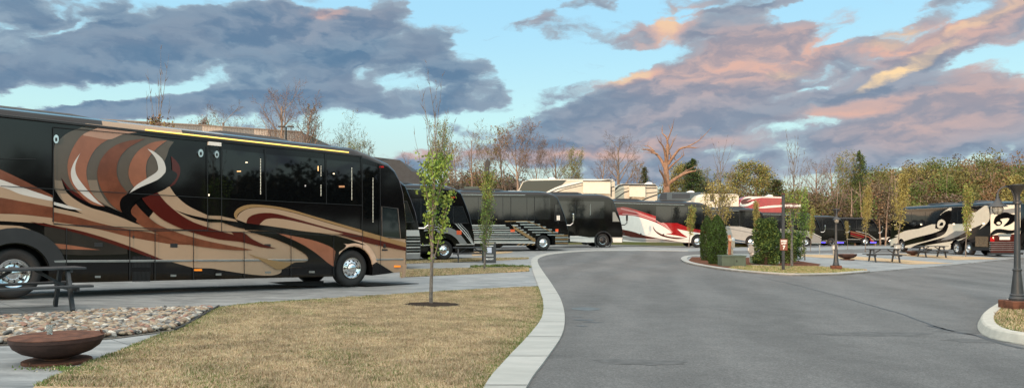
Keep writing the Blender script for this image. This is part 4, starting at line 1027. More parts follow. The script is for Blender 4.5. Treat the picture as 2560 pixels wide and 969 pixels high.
# ============================================================ vehicles on the upper terrace (noses to the left)
def trailer_outline(L, H, nose='fifth', wheels=(-6.5, -7.5)):
    if nose == 'fifth': o = [(-2.6, .75), (-2.6, 1.55), (-.35, 1.75), (-.05, 2.2), (0, 2.75), (-.25, 3.3), (-.8, H - .18), (-1.5, H)]
    elif nose == 'flat': o = [(0, .5), (.0, 1.6), (-.05, 2.6), (-.25, H - .45), (-.6, H - .12), (-1.1, H)]
    elif nose == 'cab': o = [(0, .5), (0.02, 1.0), (-.25, 1.25), (-.9, 1.45), (-1.55, 2.15), (-1.75, 2.5), (-2.3, H - .1), (-2.9, H)]
    else: o = [(-.1, .6), (0, 1.2), (-.02, 1.7), (-.35, 2.4), (-1.0, H - .3), (-2.0, H)]
    o = [(u, z, .5 if z > H - .5 else 0, 1 if u > -1.2 else 0, 0) for u, z in o]
    o += [(-L + .25, H - .02, 1, 0, 0), (-L, H - .25, .5, 0, 1), (-L, .6, 0, 0, 1)]
    for wu in sorted(wheels):
        for x, z in arc(wu, .36, .46, 180, 0, 8): o.append((x, max(z, .5), 0, 0, 0))
    return o
def upper(name, label, cat, px, depth, top_py, L, H, nose, base, decals, zoff=None, wheels=(-6.5, -7.5), crown=None, wins=(), slides=(), group=None, acs=(-4,), wst='bright'):
    z0 = zoff if zoff is not None else zpx(top_py, depth) - H - .03
    f0 = at(px, depth)
    c = Coach(name, label, cat, (f0.x, f0.y), 180, L=L, H=H, side=1, half=1.22, zoff=z0, wheels=wheels, group=group)
    for d in decals:
        if d[0] == 'L': c.line(d[1], d[2], d[3])
        else: c.decal(d[0], d[1])
    ol = trailer_outline(L, H, nose, wheels)
    paint_body(c, base, outline=ol, crown=crown or CROWN_BOX)
    bm = bmesh.new(); add_box(bm, (-L / 2 - 1, 0, .55), (L - 3.2, 1.9, .3)); link('chassis', bm, UNDER, c.root)
    for u in wheels:
        for sd in (-1, 1): wheel(c.root, u, sd, .38, y=1.02, style=wst)
    for q in wins: c.plate('window', q, WIN, .012)
    for q in slides:
        s_ = c.plate('slide_out', q, CREAM if base is not REDP else MAR, .35); 
        a = [c.uz(*p) for p in q]; u0, u1 = min(p[0] for p in a), max(p[0] for p in a); z0_, z1_ = min(p[1] for p in a), max(p[1] for p in a)
        bm = bmesh.new(); add_box(bm, ((u0 + u1) / 2, 1.22 + .38, z1_ - .03), (u1 - u0 + .06, .12, .08)); link('slide_topper', bm, MATB, s_)
    for u in acs: c.roof_unit(u, .9, .8, .26, WHT)
    return c
BEIGE = mat('beige_gelcoat', (.50, .45, .36), .3, var=.05)
A = upper('fifth_wheel', 'long white fifth wheel trailer with a dark glass nose on the upper terrace', 'trailer', 1281, 75, 447, 10.4, 4.0, 'front', BEIGE, [
    ([(1284, 490, 1), (1286, 460), (1296, 450), (1330, 448), (1418, 449, 1), (1395, 470), (1360, 484), (1340, 490, 1)], GLASS),
    ([(1296, 446, 1), (1400, 444), (1536, 447, 1), (1536, 452, 1), (1415, 450), (1330, 451), (1294, 450, 1)], WHT),
    ([(1345, 492, 1), (1385, 470), (1430, 456), (1500, 450, 1), (1440, 462), (1400, 474), (1372, 490, 1)], WHT),
    ('L', [(1350, 492), (1395, 472), (1450, 458), (1530, 449)], .10, GB), ('L', [(1362, 492), (1410, 473), (1470, 460), (1536, 452)], .07, MATB), ('L', [(1470, 496), (1500, 478), (1536, 466)], .10, MATB), ('L', [(1440, 496), (1490, 484), (1536, 476)], .06, TAUP)], slides=([(1457, 483), (1525, 485), (1525, 453), (1457, 452)],), zoff=None, group='trailers on the upper terrace')
bm = bmesh.new(); add_tube(bm, [(-10.0, 1.25, 3.2), (-10.0, 1.25, 2.2)], .06, 6); link('tail_lamp', bm, MATB, A.root)
upper('fifth_wheel', 'beige fifth wheel trailer with dark curved stripes, right of the long white one', 'trailer', 1530, 78, 459, 4.8, 3.7, 'flat', BEIGE, [
    ([(1531, 459, 1), (1642, 461, 1), (1642, 466, 1), (1560, 464), (1540, 475), (1531, 486, 1)], MATB),
    ('L', [(1534, 500), (1562, 480), (1600, 470), (1642, 470)], .12, MATB), ('L', [(1560, 505), (1590, 486), (1642, 480)], .09, MATB), ('L', [(1590, 508), (1620, 494), (1644, 486)], .14, GB), ('L', [(1536, 482), (1555, 472), (1575, 470)], .07, TAUP)], slides=([(1572, 492), (1612, 493), (1612, 464), (1572, 463)],), wheels=(-2.9, -3.7), group='trailers on the upper terrace')
upper('motorhome', 'dark glassed motorhome with white swooshes on the upper terrace behind the red and black coach', 'motorhome', 1641, 82, 480, 5.6, 3.6, 'flat', mat('slate_gloss', (.035, .05, .06), .1, var=0, coat=.5), [
    ([(1670, 505, 1), (1690, 500), (1712, 504, 1), (1700, 507), (1680, 508)], WHT), ([(1712, 505, 1), (1735, 501), (1770, 512, 1), (1730, 510)], WHT), ([(1640, 510, 1), (1642, 490), (1650, 482, 1), (1648, 500), (1660, 512, 1)], SILV)], wins=([(1648, 500), (1667, 500), (1667, 482), (1652, 482)], [(1680, 496), (1725, 496), (1725, 484), (1680, 484)]), wheels=(-1.5, -4.8), group='trailers on the upper terrace')
upper('fifth_wheel', 'cream white camper with a bulging nose, partly behind the yellow leafed tree', 'camper', 1734, 80, 484, 4.9, 3.6, 'flat', CREAM, [
    ([(1736, 487), (1750, 484), (1762, 488), (1752, 493), (1738, 492)], WHT), ('L', [(1748, 500), (1770, 512), (1790, 522)], .1, BEIGE)], wins=([(1775, 503), (1785, 503), (1785, 488), (1775, 488)], [(1800, 503), (1812, 503), (1812, 489), (1800, 489)]), wheels=(-3.0, -3.8), acs=(), group='trailers on the upper terrace')
upper('fifth_wheel', 'dark red trailer with white scrolls on the upper terrace', 'trailer', 1846, 88, 490, 5.5, 3.6, 'flat', REDP, [
    ([(1848, 503), (1855, 494), (1880, 490), (1905, 493), (1880, 498), (1862, 505), (1890, 502), (1880, 510), (1860, 516), (1848, 512)], WHT), ([(1852, 503), (1860, 497), (1880, 495), (1866, 503), (1880, 503), (1868, 509), (1855, 510)], MAR),
    ([(1850, 490, 1), (1960, 492, 1), (1960, 495, 1), (1880, 493, 1)], WHT), ([(1886, 520, 1), (1920, 514), (1962, 512, 1), (1962, 516, 1), (1910, 520, 1)], WHT)], wheels=(-3.2, -4.0), group='trailers on the upper terrace')
upper('camper_van', 'white camper van with a slanted windscreen on the upper terrace right of the red trailer', 'camper van', 2026, 110, 522, 5.0, 3.2, 'cab', WHT, [
    ([(2028, 538, 1), (2048, 526, 1), (2054, 526, 1), (2050, 540, 1)], mat('pale_windscreen', (.25, .32, .33), .08, var=0)), ([(2094, 526), (2108, 525), (2109, 538), (2102, 546), (2098, 536)], GREYP)], wins=([(2041, 540), (2053, 540), (2053, 529), (2047, 529)], [(2058, 539), (2086, 539), (2086, 528), (2058, 528)], [(2093, 537), (2104, 537), (2104, 528), (2093, 528)]), wheels=(-1.0, -4.0), acs=(), group='trailers on the upper terrace')
upper('travel_trailer', 'white travel trailer with a rounded nose left of the scroll painted coach', 'trailer', 2134, 110, 523, 5.6, 3.5, 'round', CREAM, [
    ([(2136, 542, 1), (2138, 533), (2148, 526), (2162, 525, 1), (2150, 532), (2146, 540, 1)], WIN), ('L', [(2150, 546), (2162, 536), (2185, 528)], .08, GREYP), ('L', [(2165, 532), (2184, 536), (2174, 548)], .08, GREYP)], wins=([(2164, 543), (2184, 543), (2184, 529), (2164, 529)],), slides=([(2208, 552), (2226, 552), (2226, 531), (2208, 531)],), wheels=(-3.2, -4.0), group='trailers on the upper terrace')
# ============================================================ vegetation
BARK = mat('grey_brown_bark', (.25, .185, .145), .9, var=.3, vscale=4, spec=.1)
BARKD = mat('dark_bark', (.085, .065, .052), .9, var=.3, vscale=4, spec=.1)
DEADW = mat('bare_orange_wood', (.25, .15, .10), .85, var=.25, vscale=3, spec=.1)
SAPB = mat('sapling_bark', (.17, .145, .125), .85, var=.35, vscale=12, spec=.1)
TWIG = mat('twig_brown', (.15, .115, .095), .9, var=.25, spec=.1)
TWIGP = mat('twig_pinkish', (.19, .13, .11), .9, var=.25, spec=.1)
def leafmat(n, c, tr=.35):
    m = mat(n, c, .75, var=.35, vscale=1.7, spec=.15); p = m.node_tree.nodes['Principled BSDF']
    return m
LG = leafmat('fresh_green_leaf', (.17, .25, .05)); LG2 = leafmat('mid_green_leaf', (.105, .155, .04)); LD = leafmat('dark_evergreen_leaf', (.030, .048, .022))
LY = leafmat('yellow_green_leaf', (.26, .225, .07)); LO = leafmat('olive_leaf', (.19, .165, .06)); LR = leafmat('russet_bud', (.24, .125, .07)); LB = leafmat('brown_dry_leaf', (.13, .085, .05))
THU = leafmat('arborvitae_leaf', (.038, .078, .017)); HOL = leafmat('holly_leaf', (.026, .055, .018))
class Tree:
    def __init__(s, seed): s.r = random.Random(seed); s.tubes = []; s.tw = []
    def grow(s, p, d, L, rad, lvl, P):
        r = s.r; n = P['seg'][lvl]; pts = [p.copy()]; rr = [rad]; step = L / n
        tip = P.get('tip', .25); d = d.normalized()
        kids = P['kids'][lvl] if lvl < len(P['kids']) else 0; k0 = P['start'][lvl] if lvl < len(P['start']) else .3
        for i in range(n):
            wob = P['wob'][lvl]
            d = (d + Vector((r.uniform(-1, 1), r.uniform(-1, 1), r.uniform(-.6, .6))) * wob + Vector((0, 0, P['trop'][lvl]))).normalized()
            p = p + d * step; pts.append(p.copy()); rr.append(rad * (1 - (1 - tip) * (i + 1) / n))
        s.tubes.append((lvl, pts, rr)) 
        if lvl >= len(P['kids']): 
            s.tw.append(pts); return
        ph = r.uniform(0, 6.28)
        for k in range(kids):
            t = k0 + (1 - k0) * (k + r.uniform(.1, .9)) / kids; t = min(t, .98)
            i = min(int(t * n), n - 1); f = t * n - i
            q = pts[i].lerp(pts[i + 1], f); dd = (pts[i + 1] - pts[i]).normalized()
            ph += 2.4 + r.uniform(-.5, .5); a = dd.orthogonal().normalized(); a.rotate(Matrix.Rotation(ph, 3, dd))
            ang = R(P['ang'][lvl] * r.uniform(.75, 1.25))
            nd = dd * math.cos(ang) + a * math.sin(ang)
            ln = L * P['len'][lvl] * (1 - P['tap'][lvl] * (t - k0) / (1 - k0 + 1e-6)) * r.uniform(.75, 1.2)
            s.grow(q, nd, ln, max((rr[i] * (1 - f) + rr[i + 1] * f) * P['rad'][lvl], P['rmin']), lvl + 1, P)
    def mesh(s, lv, sides=(8, 6, 4, 3, 3)):
        V, Fq = [], []
        for lvl, pts, rr in s.tubes:
            if lvl not in lv: continue
            n = sides[lvl]; prev = None; base = len(V)
            for i, p in enumerate(pts):
                d = (pts[min(i + 1, len(pts) - 1)] - pts[max(i - 1, 0)]).normalized()
                a = d.orthogonal().normalized() if prev is None else (prev - d * prev.dot(d)).normalized(); prev = a; b_ = d.cross(a)
                for k in range(n):
                    t = 2 * math.pi * k / n; V.append(tuple(p + (a * math.cos(t) + b_ * math.sin(t)) * rr[i]))
            for i in range(len(pts) - 1):
                for k in range(n):
                    Fq.append((base + i * n + k, base + i * n + (k + 1) % n, base + (i + 1) * n + (k + 1) % n, base + (i + 1) * n + k))
        return V, Fq
def quads(rng, C, size, mats_n=1, flat=0.0, aspect=.7):
    """little leaf quads at points C (n,3)"""
    C = np.asarray(C, dtype=np.float32); n = len(C)
    a = rng.normal(size=(n, 3)); a /= np.linalg.norm(a, axis=1)[:, None]; c = rng.normal(size=(n, 3)); b_ = np.cross(a, c); b_ /= np.linalg.norm(b_, axis=1)[:, None]
    if flat: a[:, 2] *= 1 - flat; b_[:, 2] *= 1 - flat
    s_ = size * rng.uniform(.6, 1.35, (n, 1)); a = a * s_ * .5; b_ = b_ * s_ * .5 * aspect
    V = np.empty((n, 4, 3), dtype=np.float32); V[:, 0] = C - a; V[:, 1] = C + b_ - a * .1; V[:, 2] = C + a; V[:, 3] = C - b_ - a * .1
    Fq = np.arange(n * 4).reshape(n, 4); mi = rng.integers(0, mats_n, n)
    return V.reshape(-1, 3), Fq, mi
def join_np(parts):
    V, Fq, M_, o = [], [], [], 0
    for v, f, m in parts:
        if len(f) == 0: continue
        v = np.asarray(v, dtype=np.float32); V.append(v); Fq.append(np.asarray(f) + o); M_.append(np.asarray(m)); o += len(v)
    return np.concatenate(V), np.concatenate(Fq), np.concatenate(M_)
def make_tree(seed, P, H, r0, leaf=None, woodmat=BARK, twigmat=TWIG, lean=(0, 0), leafrange=None):
    """returns (trunk mesh, crown mesh) of height about H standing on the origin"""
    t = Tree(seed); t.grow(Vector((0, 0, -.15)), Vector((lean[0], lean[1], 1)), H * P.get('trunk', .8), r0, 0, P)
    zmax = max(p.z for _, pts, _ in t.tubes for p in pts); k = H / zmax
    nl = len(P['kids'])
    V, Fq = t.mesh((0, 1)); V = np.array(V) * k; me = np_mesh('trunk', V, Fq); me.materials.append(woodmat); me.polygons.foreach_set('use_smooth', [True] * len(Fq))
    V, Fq = t.mesh(tuple(range(2, nl + 1))); rng = np.random.default_rng(seed)
    parts = []
    if len(Fq): parts.append((np.array(V) * k, Fq, np.zeros(len(Fq), int)))
    mats = [twigmat]
    if leaf:
        src = [p for pts in t.tw for p in pts] if not leafrange else [p for lvl, pts, _ in t.tubes if lvl >= 1 for a, c in zip(pts, pts[1:]) for p in (a, a.lerp(c, .5))]
        src = np.array(src) * k
        if leafrange: src = src[(src[:, 2] > leafrange[0] * H) & (src[:, 2] < leafrange[1] * H)]
        n = leaf['n']; idx = rng.integers(0, len(src), n); C = src[idx] + rng.normal(size=(n, 3)) * leaf['spread']
        v, f, mi = quads(rng, C, leaf['size'], len(leaf['mats'])); parts.append((v, f, mi + 1)); mats += leaf['mats']
    V, Fq, mi = join_np(parts); cm = np_mesh('crown', V, Fq, mi)
    for m in mats: cm.materials.append(m)
    return me, cm
def put_tree(me, cm, loc, rz, s, name, label, cat='tree', group=None):
    r = empty(name, loc, rz); r.scale = s if isinstance(s, tuple) else (s, s, s); tag(r, label, cat, group)
    for nm, m in (('trunk', me), ('crown', cm)):
        o = bpy.data.objects.new(nm, m); COL.objects.link(o); o.parent = r
    return r
OAK = dict(seg=[9, 7, 5, 4, 3], kids=[13, 7, 5, 3], start=[.38, .25, .2, .2], wob=[.05, .16, .2, .25, .3], trop=[.02, .05, .04, .03, .02], ang=[48, 42, 45, 45], len=[.46, .48, .5, .55], tap=[.45, .4, .3, .2], rad=[.48, .5, .5, .6], rmin=.015, tip=.18, trunk=.85)
SLIM = dict(OAK, kids=[14, 5, 4, 3], start=[.5, .2, .2, .2], ang=[40, 38, 40, 45], len=[.30, .5, .5, .5], trunk=.9)
UMB = dict(OAK, kids=[10, 8, 7, 4], start=[.55, .35, .2, .2], ang=[34, 38, 50, 50], len=[.55, .5, .45, .5], tap=[.1, .3, .3, .2], trunk=.72)
VASE = dict(OAK, kids=[9, 8, 6, 4], start=[.22, .3, .2, .2], ang=[28, 35, 45, 45], len=[.75, .45, .45, .5], tap=[.3, .3, .3, .2], trunk=.75)
HT = 14.0
PR = {}
PR['oak'] = make_tree(11, OAK, HT, .40); PR['oak2'] = make_tree(12, OAK, HT, .46, twigmat=TWIGP)
PR['slim'] = make_tree(21, SLIM, HT, .27, twigmat=TWIGP); PR['slim2'] = make_tree(22, SLIM, HT, .24, dict(n=900, spread=.12, size=.20, mats=[LO, LR]))
PR['umb'] = make_tree(31, UMB, HT, .36, dict(n=1300, spread=.12, size=.15, mats=[LR, LB]), twigmat=TWIG)
PR['vase'] = make_tree(41, VASE, HT, .32, dict(n=700, spread=.15, size=.16, mats=[LO]), twigmat=TWIG)
PR['bud'] = make_tree(51, VASE, HT, .2, dict(n=4200, spread=.3, size=.22, mats=[LG2, LO, LO]))
PR['green'] = make_tree(52, OAK, HT, .2, dict(n=9000, spread=.40, size=.24, mats=[LG2, LO, LO, LY]))
PR['russet'] = make_tree(53, OAK, HT, .2, dict(n=5200, spread=.36, size=.22, mats=[LR, LB, TWIGP]), twigmat=TWIGP)
def conifer(seed, H, Rb, leafm, n=6500, rows=22):
    rr = random.Random(seed); rng = np.random.default_rng(seed); t = Tree(seed); C = []
    t.tubes.append((0, [Vector((0, 0, -.1)), Vector((0, 0, H * .5)), Vector((0, 0, H))], [.2, .12, .02]))
    for i in range(rows * 6):
        z = H * (.10 + .88 * (i / (rows * 6)) ** .9); L = Rb * (1 - z / H) ** .75 * rr.uniform(.6, 1.15) + .25; a = rr.uniform(0, 6.28)
        pts = [Vector((0, 0, z))] + [Vector((math.cos(a) * L * k, math.sin(a) * L * k, z + L * (.12 * k - .28 * k * k))) for k in (.35, .7, 1)]
        t.tubes.append((1, pts, [.04, .03, .02, .01])); m = int(n / rows / 6)
        for _ in range(m):
            k = rr.random() ** .6; C.append((math.cos(a) * L * k + rr.gauss(0, .12 + .1 * L * k), math.sin(a) * L * k + rr.gauss(0, .12 + .1 * L * k), z + L * (.12 * k - .28 * k * k) + rr.gauss(0, .13)))
    V, Fq = t.mesh((0, 1), (6, 3)); me = np_mesh('trunk', V, Fq); me.materials.append(BARKD)
    v, f, mi = quads(rng, C, .26, len(leafm), .4); cm = np_mesh('crown', v, f, mi)
    for m in leafm: cm.materials.append(m)
    return me, cm
PR['pine'] = conifer(61, HT, 3.6, [LD, LD, LG2, LB]); PR['pine2'] = conifer(62, HT, 4.6, [LD, LG2, LD], 8000)
def bg_tree(px, top, depth, kind, label, ws=1.0, rz=None, name='tree', cat='tree', group=None, below=0.0):
    x = (px - CX) / F * depth; z = hz(x, depth) - .05 - below; h = zpx(top, depth) - z; s = h / HT
    rr = random.Random(int(px * 7 + top)); w_ = s * ws
    return put_tree(*PR[kind], (x, depth, z), rr.uniform(0, 6.28) if rz is None else rz, (w_, w_, s), name, label, cat, group)
BT = [
 (560, 250, 100, 'oak', .9, 'small round bare tree above the striped building roof left of the paired tall ones'),
 (700, 186, 85, 'oak2', .75, 'tallest bare tree behind the big coach, beside the parking lamp'),
 (757, 224, 88, 'slim', 1.0, 'bare tree just right of the tallest one behind the big coach'),
 (783, 262, 90, 'slim2', .5, 'narrow bare tree, rightmost of the three above the building end'),
 (495, 294, 105, 'russet', .5, 'low russet treetop peeking over the striped roof, leftmost'),
 (518, 297, 105, 'bud', .5, 'low olive treetop peeking over the striped roof, next to the russet one'),
 (872, 272, 95, 'vase', .8, 'bare spreading tree above the cab roof of the big coach'),
 (885, 345, 92, 'bud', .55, 'small leafy tree tucked under the bare tree above the cab roof'),
 (835, 342, 100, 'slim', .8, 'short bushy bare tree left of the cab roof'),
 (930, 352, 100, 'slim2', .5, 'thin forked snag above the dark pitched roof'),
 (1022, 374, 95, 'slim', .7, 'small bare tree rising beside the dark pitched roof'),
 (1105, 296, 80, 'bud', .55, 'light leafy tree right behind the nearest sapling'),
 (1140, 350, 105, 'slim2', .7, 'thin leaning trunk with russet twigs, right of the nearest sapling'),
 (1182, 315, 100, 'slim', .8, 'tall bare trunk with a small crown, right of the leafy background tree'),
 (1216, 298, 95, 'vase', .8, 'bare vase shaped tree straight above the columnar tree on the grass strip'),
 (1262, 315, 105, 'slim2', .8, 'bare tree with olive buds left of the umbrella crowned tree'),
 (1296, 283, 92, 'umb', .85, 'tall tree with an umbrella crown of russet twigs'),
 (1346, 330, 100, 'umb', .7, 'bare tree leaning right beside the umbrella crowned tree'),
 (1392, 338, 110, 'oak2', .7, 'pinkish bare tree above the middle of the white trailer'),
 (1438, 364, 95, 'bud', .6, 'small leafy tree above the right half of the white trailer'),
 (1500, 372, 115, 'slim', 1.1, 'low bare tree left of the broad bare tree above the trailer end'),
 (1548, 322, 98, 'oak', .85, 'broad bare tree with dangling seed tufts above the beige trailer'),
 (1592, 405, 120, 'slim2', .8, 'thin bare tree between the broad bare tree and the small pine'),
 (1612, 415, 100, 'pine', 1.0, 'small dark pine left of the dead tree'),
 (1730, 394, 98, 'pine2', 1.2, 'bushy dark evergreen right of the dead tree'),
 (1697, 408, 102, 'green', 1.1, 'mid green tree between the dead tree and the bushy evergreen'),
 (1768, 420, 110, 'bud', 1.3, 'pale leafy tree right of the bushy evergreen'),
 (1838, 408, 108, 'oak', .8, 'bare grey tree left of the round green tree'),
 (1902, 406, 100, 'green', 1.5, 'round light green tree above the dark red trailer'),
 (1940, 446, 96, 'pine', 1.6, 'low dark evergreen right of the round green tree'),
 (2040, 388, 115, 'oak', .85, 'bare crooked tree right of the street sign, leftmost of three'),
 (2083, 380, 118, 'oak2', .8, 'bare crooked tree above the camper van, middle of three'),
 (2118, 376, 112, 'bud', .85, 'bare tree with fresh olive buds beside the tall pine'),
 (2150, 374, 110, 'pine2', .6, 'tall dark pine at the left end of the wooded hill'),
]
for px, top, dep, k, ws, lab in BT: bg_tree(px, top, dep, k, lab, ws, name={'pine': 'pine_tree', 'pine2': 'pine_tree'}.get(k, 'bare_tree' if k in ('oak', 'oak2', 'slim', 'umb', 'vase', 'slim2') else 'leafy_tree'))
# the dead tree: thick bare limbs
def dead_tree():
    t = Tree(5); D = 86.0; x0 = (1667 - CX) / F * D; z0 = hz(x0, D)
    def P(px, py, dy=0): return Vector(((px - CX) / F * D - x0, dy, zpx(py, D) - z0))
    def limb(pts, r0, r1, lvl=0):
        q = [Vector(v) for v in crom(pts, 4)]; n = len(q); t.tubes.append((lvl, q, [r0 + (r1 - r0) * i / (n - 1) for i in range(n)]))
    limb([P(1668, 486) - Vector((0, 0, 2.5)), P(1667, 470), P(1666, 440), P(1665, 415), P(1667, 390), P(1670, 360)], .44, .18)
    L_ = [([(1667, 470), (1655, 445), (1640, 430)], .22, .09, -1), ([(1668, 462), (1690, 445), (1715, 432), (1733, 429)], .24, .07, -.5), ([(1690, 445), (1712, 430), (1726, 422)], .12, .05, .5),
      ([(1665, 425), (1655, 400), (1645, 385), (1628, 372), (1613, 371)], .22, .05, .6), ([(1645, 385), (1632, 383)], .1, .05, 0), ([(1636, 378), (1626, 365), (1622, 362)], .08, .03, .6),
      ([(1666, 412), (1660, 385), (1652, 368), (1640, 358)], .18, .05, -.8), ([(1670, 372), (1668, 345), (1660, 334), (1657, 330)], .14, .03, .3), ([(1669, 350), (1674, 335), (1679, 322)], .10, .03, -.2),
      ([(1668, 405), (1672, 380), (1685, 360), (1692, 345)], .18, .04, .9), ([(1670, 410), (1682, 392), (1695, 375), (1710, 370), (1732, 373)], .20, .05, -.6), ([(1710, 370), (1728, 362), (1745, 352), (1752, 344)], .09, .02, -.4),
      ([(1668, 425), (1690, 405), (1715, 385)], .16, .04, .4), ([(1676, 395), (1678, 380), (1674, 372)], .08, .03, .6), ([(1688, 400), (1686, 392), (1680, 386)], .07, .03, .3)]
    for pts, a, c, dy in L_:
        n = len(pts); limb([P(p[0], p[1], dy * i / (n - 1) * 2.2) for i, p in enumerate(pts)], a, c, 1)
    for pts, a, c, dy in L_:
        rr = random.Random(int(pts[-1][0])); n = len(pts)
        for k in range(3):
            p = P(pts[-1][0], pts[-1][1], dy * 2.2) ; q = P(pts[-2][0], pts[-2][1], dy * 2.2 * (n - 2) / (n - 1)); b_ = q.lerp(p, .45 + .25 * k)
            d = (p - q).normalized() + Vector((rr.uniform(-.8, .8), rr.uniform(-.8, .8), rr.uniform(-.2, .6))); t.tubes.append((2, [b_, b_ + d * .35, b_ + d * .8 + Vector((0, 0, .1))], [.045, .03, .015]))
    V, Fq = t.mesh((0,), (10, 7, 4)); me = np_mesh('trunk', V, Fq); me.materials.append(DEADW)
    V, Fq = t.mesh((1, 2), (10, 7, 4)); cm = np_mesh('limbs', V, Fq); cm.materials.append(DEADW)
    for m in (me, cm): m.polygons.foreach_set('use_smooth', [True] * len(m.polygons))
    r = empty('dead_tree', (x0, D, z0)); tag(r, 'dead leafless tree with thick orange brown limbs behind the trailers', 'tree')
    for nm, m in (('trunk', me), ('limbs', cm)): o = bpy.data.objects.new(nm, m); COL.objects.link(o); o.parent = r
dead_tree()
# wood masses: undergrowth behind the terrace and the forest on the hill
def lumps(rng, C, rad, n, size, squash=.8):
    m = 11; sub = rng.normal(size=(m, 3)) * np.array(rad) * .38
    sub[:, 2] = np.abs(sub[:, 2]) * 1.1
    i = rng.integers(0, m, n); g = rng.normal(size=(n, 3)); g /= np.linalg.norm(g, axis=1)[:, None]
    g *= (rng.random((n, 1)) ** .45) * np.array(rad) * .56
    return np.array(C) + sub[i] + g
def woodland(name, label, spots, mats, seed, twigs=True, spurs=5, kind='stuff', trunks=3):
    rng = np.random.default_rng(seed); parts = []; rr = random.Random(seed)
    for x, y, z, h, w_, mi, n, size in spots:
        C = lumps(rng, (x, y, z + h * .40), (w_, w_, h * .40), n, size); C = C[C[:, 2] > z]
        v, f, _ = quads(rng, C, size); parts.append((v, f, np.full(len(f), mi)))
    t = Tree(seed)
    for x, y, z, h, w_, mi, n, size in spots:
        for _ in range(trunks if twigs else 1):
            a, c = rr.uniform(-w_, w_) * .4, rr.uniform(-w_, w_) * .3; k = rr.uniform(.7, 1.0)
            b0 = Vector((x + a, y + c - w_ * .3, z)); top = b0 + Vector((rr.uniform(-1, 1) * h * .12, 0, h * k))
            t.tubes.append((1, [b0, b0.lerp(top, .5) + Vector((rr.uniform(-.3, .3), 0, 0)), top], [.13, .09, .03]))
            for q in range(spurs):
                p = b0.lerp(top, rr.uniform(.35, .9)); d = Vector((rr.uniform(-1, 1), rr.uniform(-1, .3), rr.uniform(.5, 1.4))) * h * .14; t.tubes.append((3, [p, p + d], [.045, .015]))
    V, Fq = t.mesh((1, 3), (8, 5, 4, 3)); parts.append((np.array(V), np.array(Fq), np.full(len(Fq), len(mats))))
    V, Fq, mi = join_np(parts); me = np_mesh(name, V, Fq, mi)
    for m in list(mats) + [BARK]: me.materials.append(m)
    o = bpy.data.objects.new(name, me); COL.objects.link(o); return tag(o, label, 'woodland', kind=kind)
rr = random.Random(8); sp = []
def fm(n, c): return mat(n, c, .85, var=.18, vscale=.35, spec=.1)
MATSW = [fm('wood_olive', (.125, .12, .045)), fm('wood_russet', (.16, .105, .06)), fm('wood_brown', (.095, .075, .05)), fm('wood_green', (.085, .115, .035)), fm('wood_twiggy', (.13, .10, .08)), fm('wood_gold', (.18, .165, .06))]
def ww(r_, seq): 
    x = r_.random() * sum(w for _, w in seq)
    for v, w_ in seq:
        x -= w_
        if x <= 0: return v
    return seq[-1][0]
px = 930
while px < 2250:   # undergrowth skyline
    top = pl(px, [(930, 480), (985, 440), (1080, 455), (1150, 415), (1210, 398), (1270, 410), (1310, 440), (1420, 452), (1600, 455), (1700, 452), (1790, 455), (1900, 462), (2000, 462), (2060, 452), (2150, 440), (2250, 430)]) + rr.uniform(-8, 14)
    for d0 in (104, 122):
        dep = d0 + rr.uniform(-4, 6); x = (px + rr.uniform(-8, 8) - CX) / F * dep; z = hz(x, dep); h = max(1.5, zpx(top + (0 if d0 < 110 else -4), dep) - z)
        sp.append((x, dep, z, h, rr.uniform(1.6, 2.8), ww(rr, [(0, 4), (2, 3), (4, 3), (1, 1.5), (3, 1.2 if px > 1150 else 2.5), (5, .4 if px > 1750 else 0)]), 620, .30))
    px += 13
woodland('woodland_undergrowth', 'brown and olive thicket behind the upper terrace', sp, MATSW, 81, trunks=1)
sp = []; rr = random.Random(9); px = 2150
while px < 2760:
    for d0, off in ((150, 34), (166, 16), (184, 0)):
        top = pl(px, [(2150, 430), (2190, 408), (2240, 404), (2300, 398), (2360, 392), (2420, 385), (2480, 375), (2520, 378), (2570, 388), (2760, 380)]) + off + rr.uniform(-7, 9)
        dep = d0 + rr.uniform(-6, 6); x = (px + rr.uniform(-10, 10) - CX) / F * dep; z = hz(x, dep) - .5; h = zpx(top, dep) - z
        right = px > 2430
        sp.append((x, dep, z, h, rr.uniform(3.2, 5.2), ww(rr, [(0, 4), (3, 2.4), (5, 1.0), (1, 3.6 if right else .8), (4, 2 if right else .6), (2, .8)]), 2300, .42))
    px += 19
px = 2160
while px < 2760:   # lower front edge of the wood
    dep = 128 + rr.uniform(-6, 6); x = (px - CX) / F * dep; z = hz(x, dep); sp.append((x, dep, z, rr.uniform(5, 8), rr.uniform(2, 3.4), ww(rr, [(0, 4), (3, 2), (2, 2), (4, 2), (1, 1.5)]), 700, .42)); px += 26
woodland('hill_forest', 'wooded hill of olive green and russet trees in low sun', sp, MATSW, 91, trunks=1, spurs=1)
# saplings
def upright(seed, H, r0, nb, b0, b1, leaf, lr, spread=20, wood=SAPB, twig=TWIG, ln=.42, sub=5, rm=.007):
    rr = random.Random(seed); t = Tree(seed)
    P = dict(seg=[10, 9, 4], kids=[nb, sub], start=[b0, .15], wob=[.03, .05, .12], trop=[.03, .085, .06], ang=[spread, 32], len=[ln, .16], tap=[.55, .5], rad=[.5, .5], rmin=rm, tip=.12, trunk=1.0)
    return make_tree(seed, P, H, r0, leaf, wood, twig, leafrange=lr)
SG = 'young street trees planted along the pads'
g0 = G(1077, 759)
me, cm = upright(101, 5.2, .058, 15, .20, .7, dict(n=1900, spread=.06, size=.075, mats=[LG, LG, LG2]), (.20, .62), 19, ln=.55, rm=.008)
put_tree(me, cm, g0, .6, (.92, .92, 1.0), 'sapling', 'nearest slim sapling with fresh green leaves in a dark mulch ring on the lawn', 'tree')
g1 = G(1211, 674)
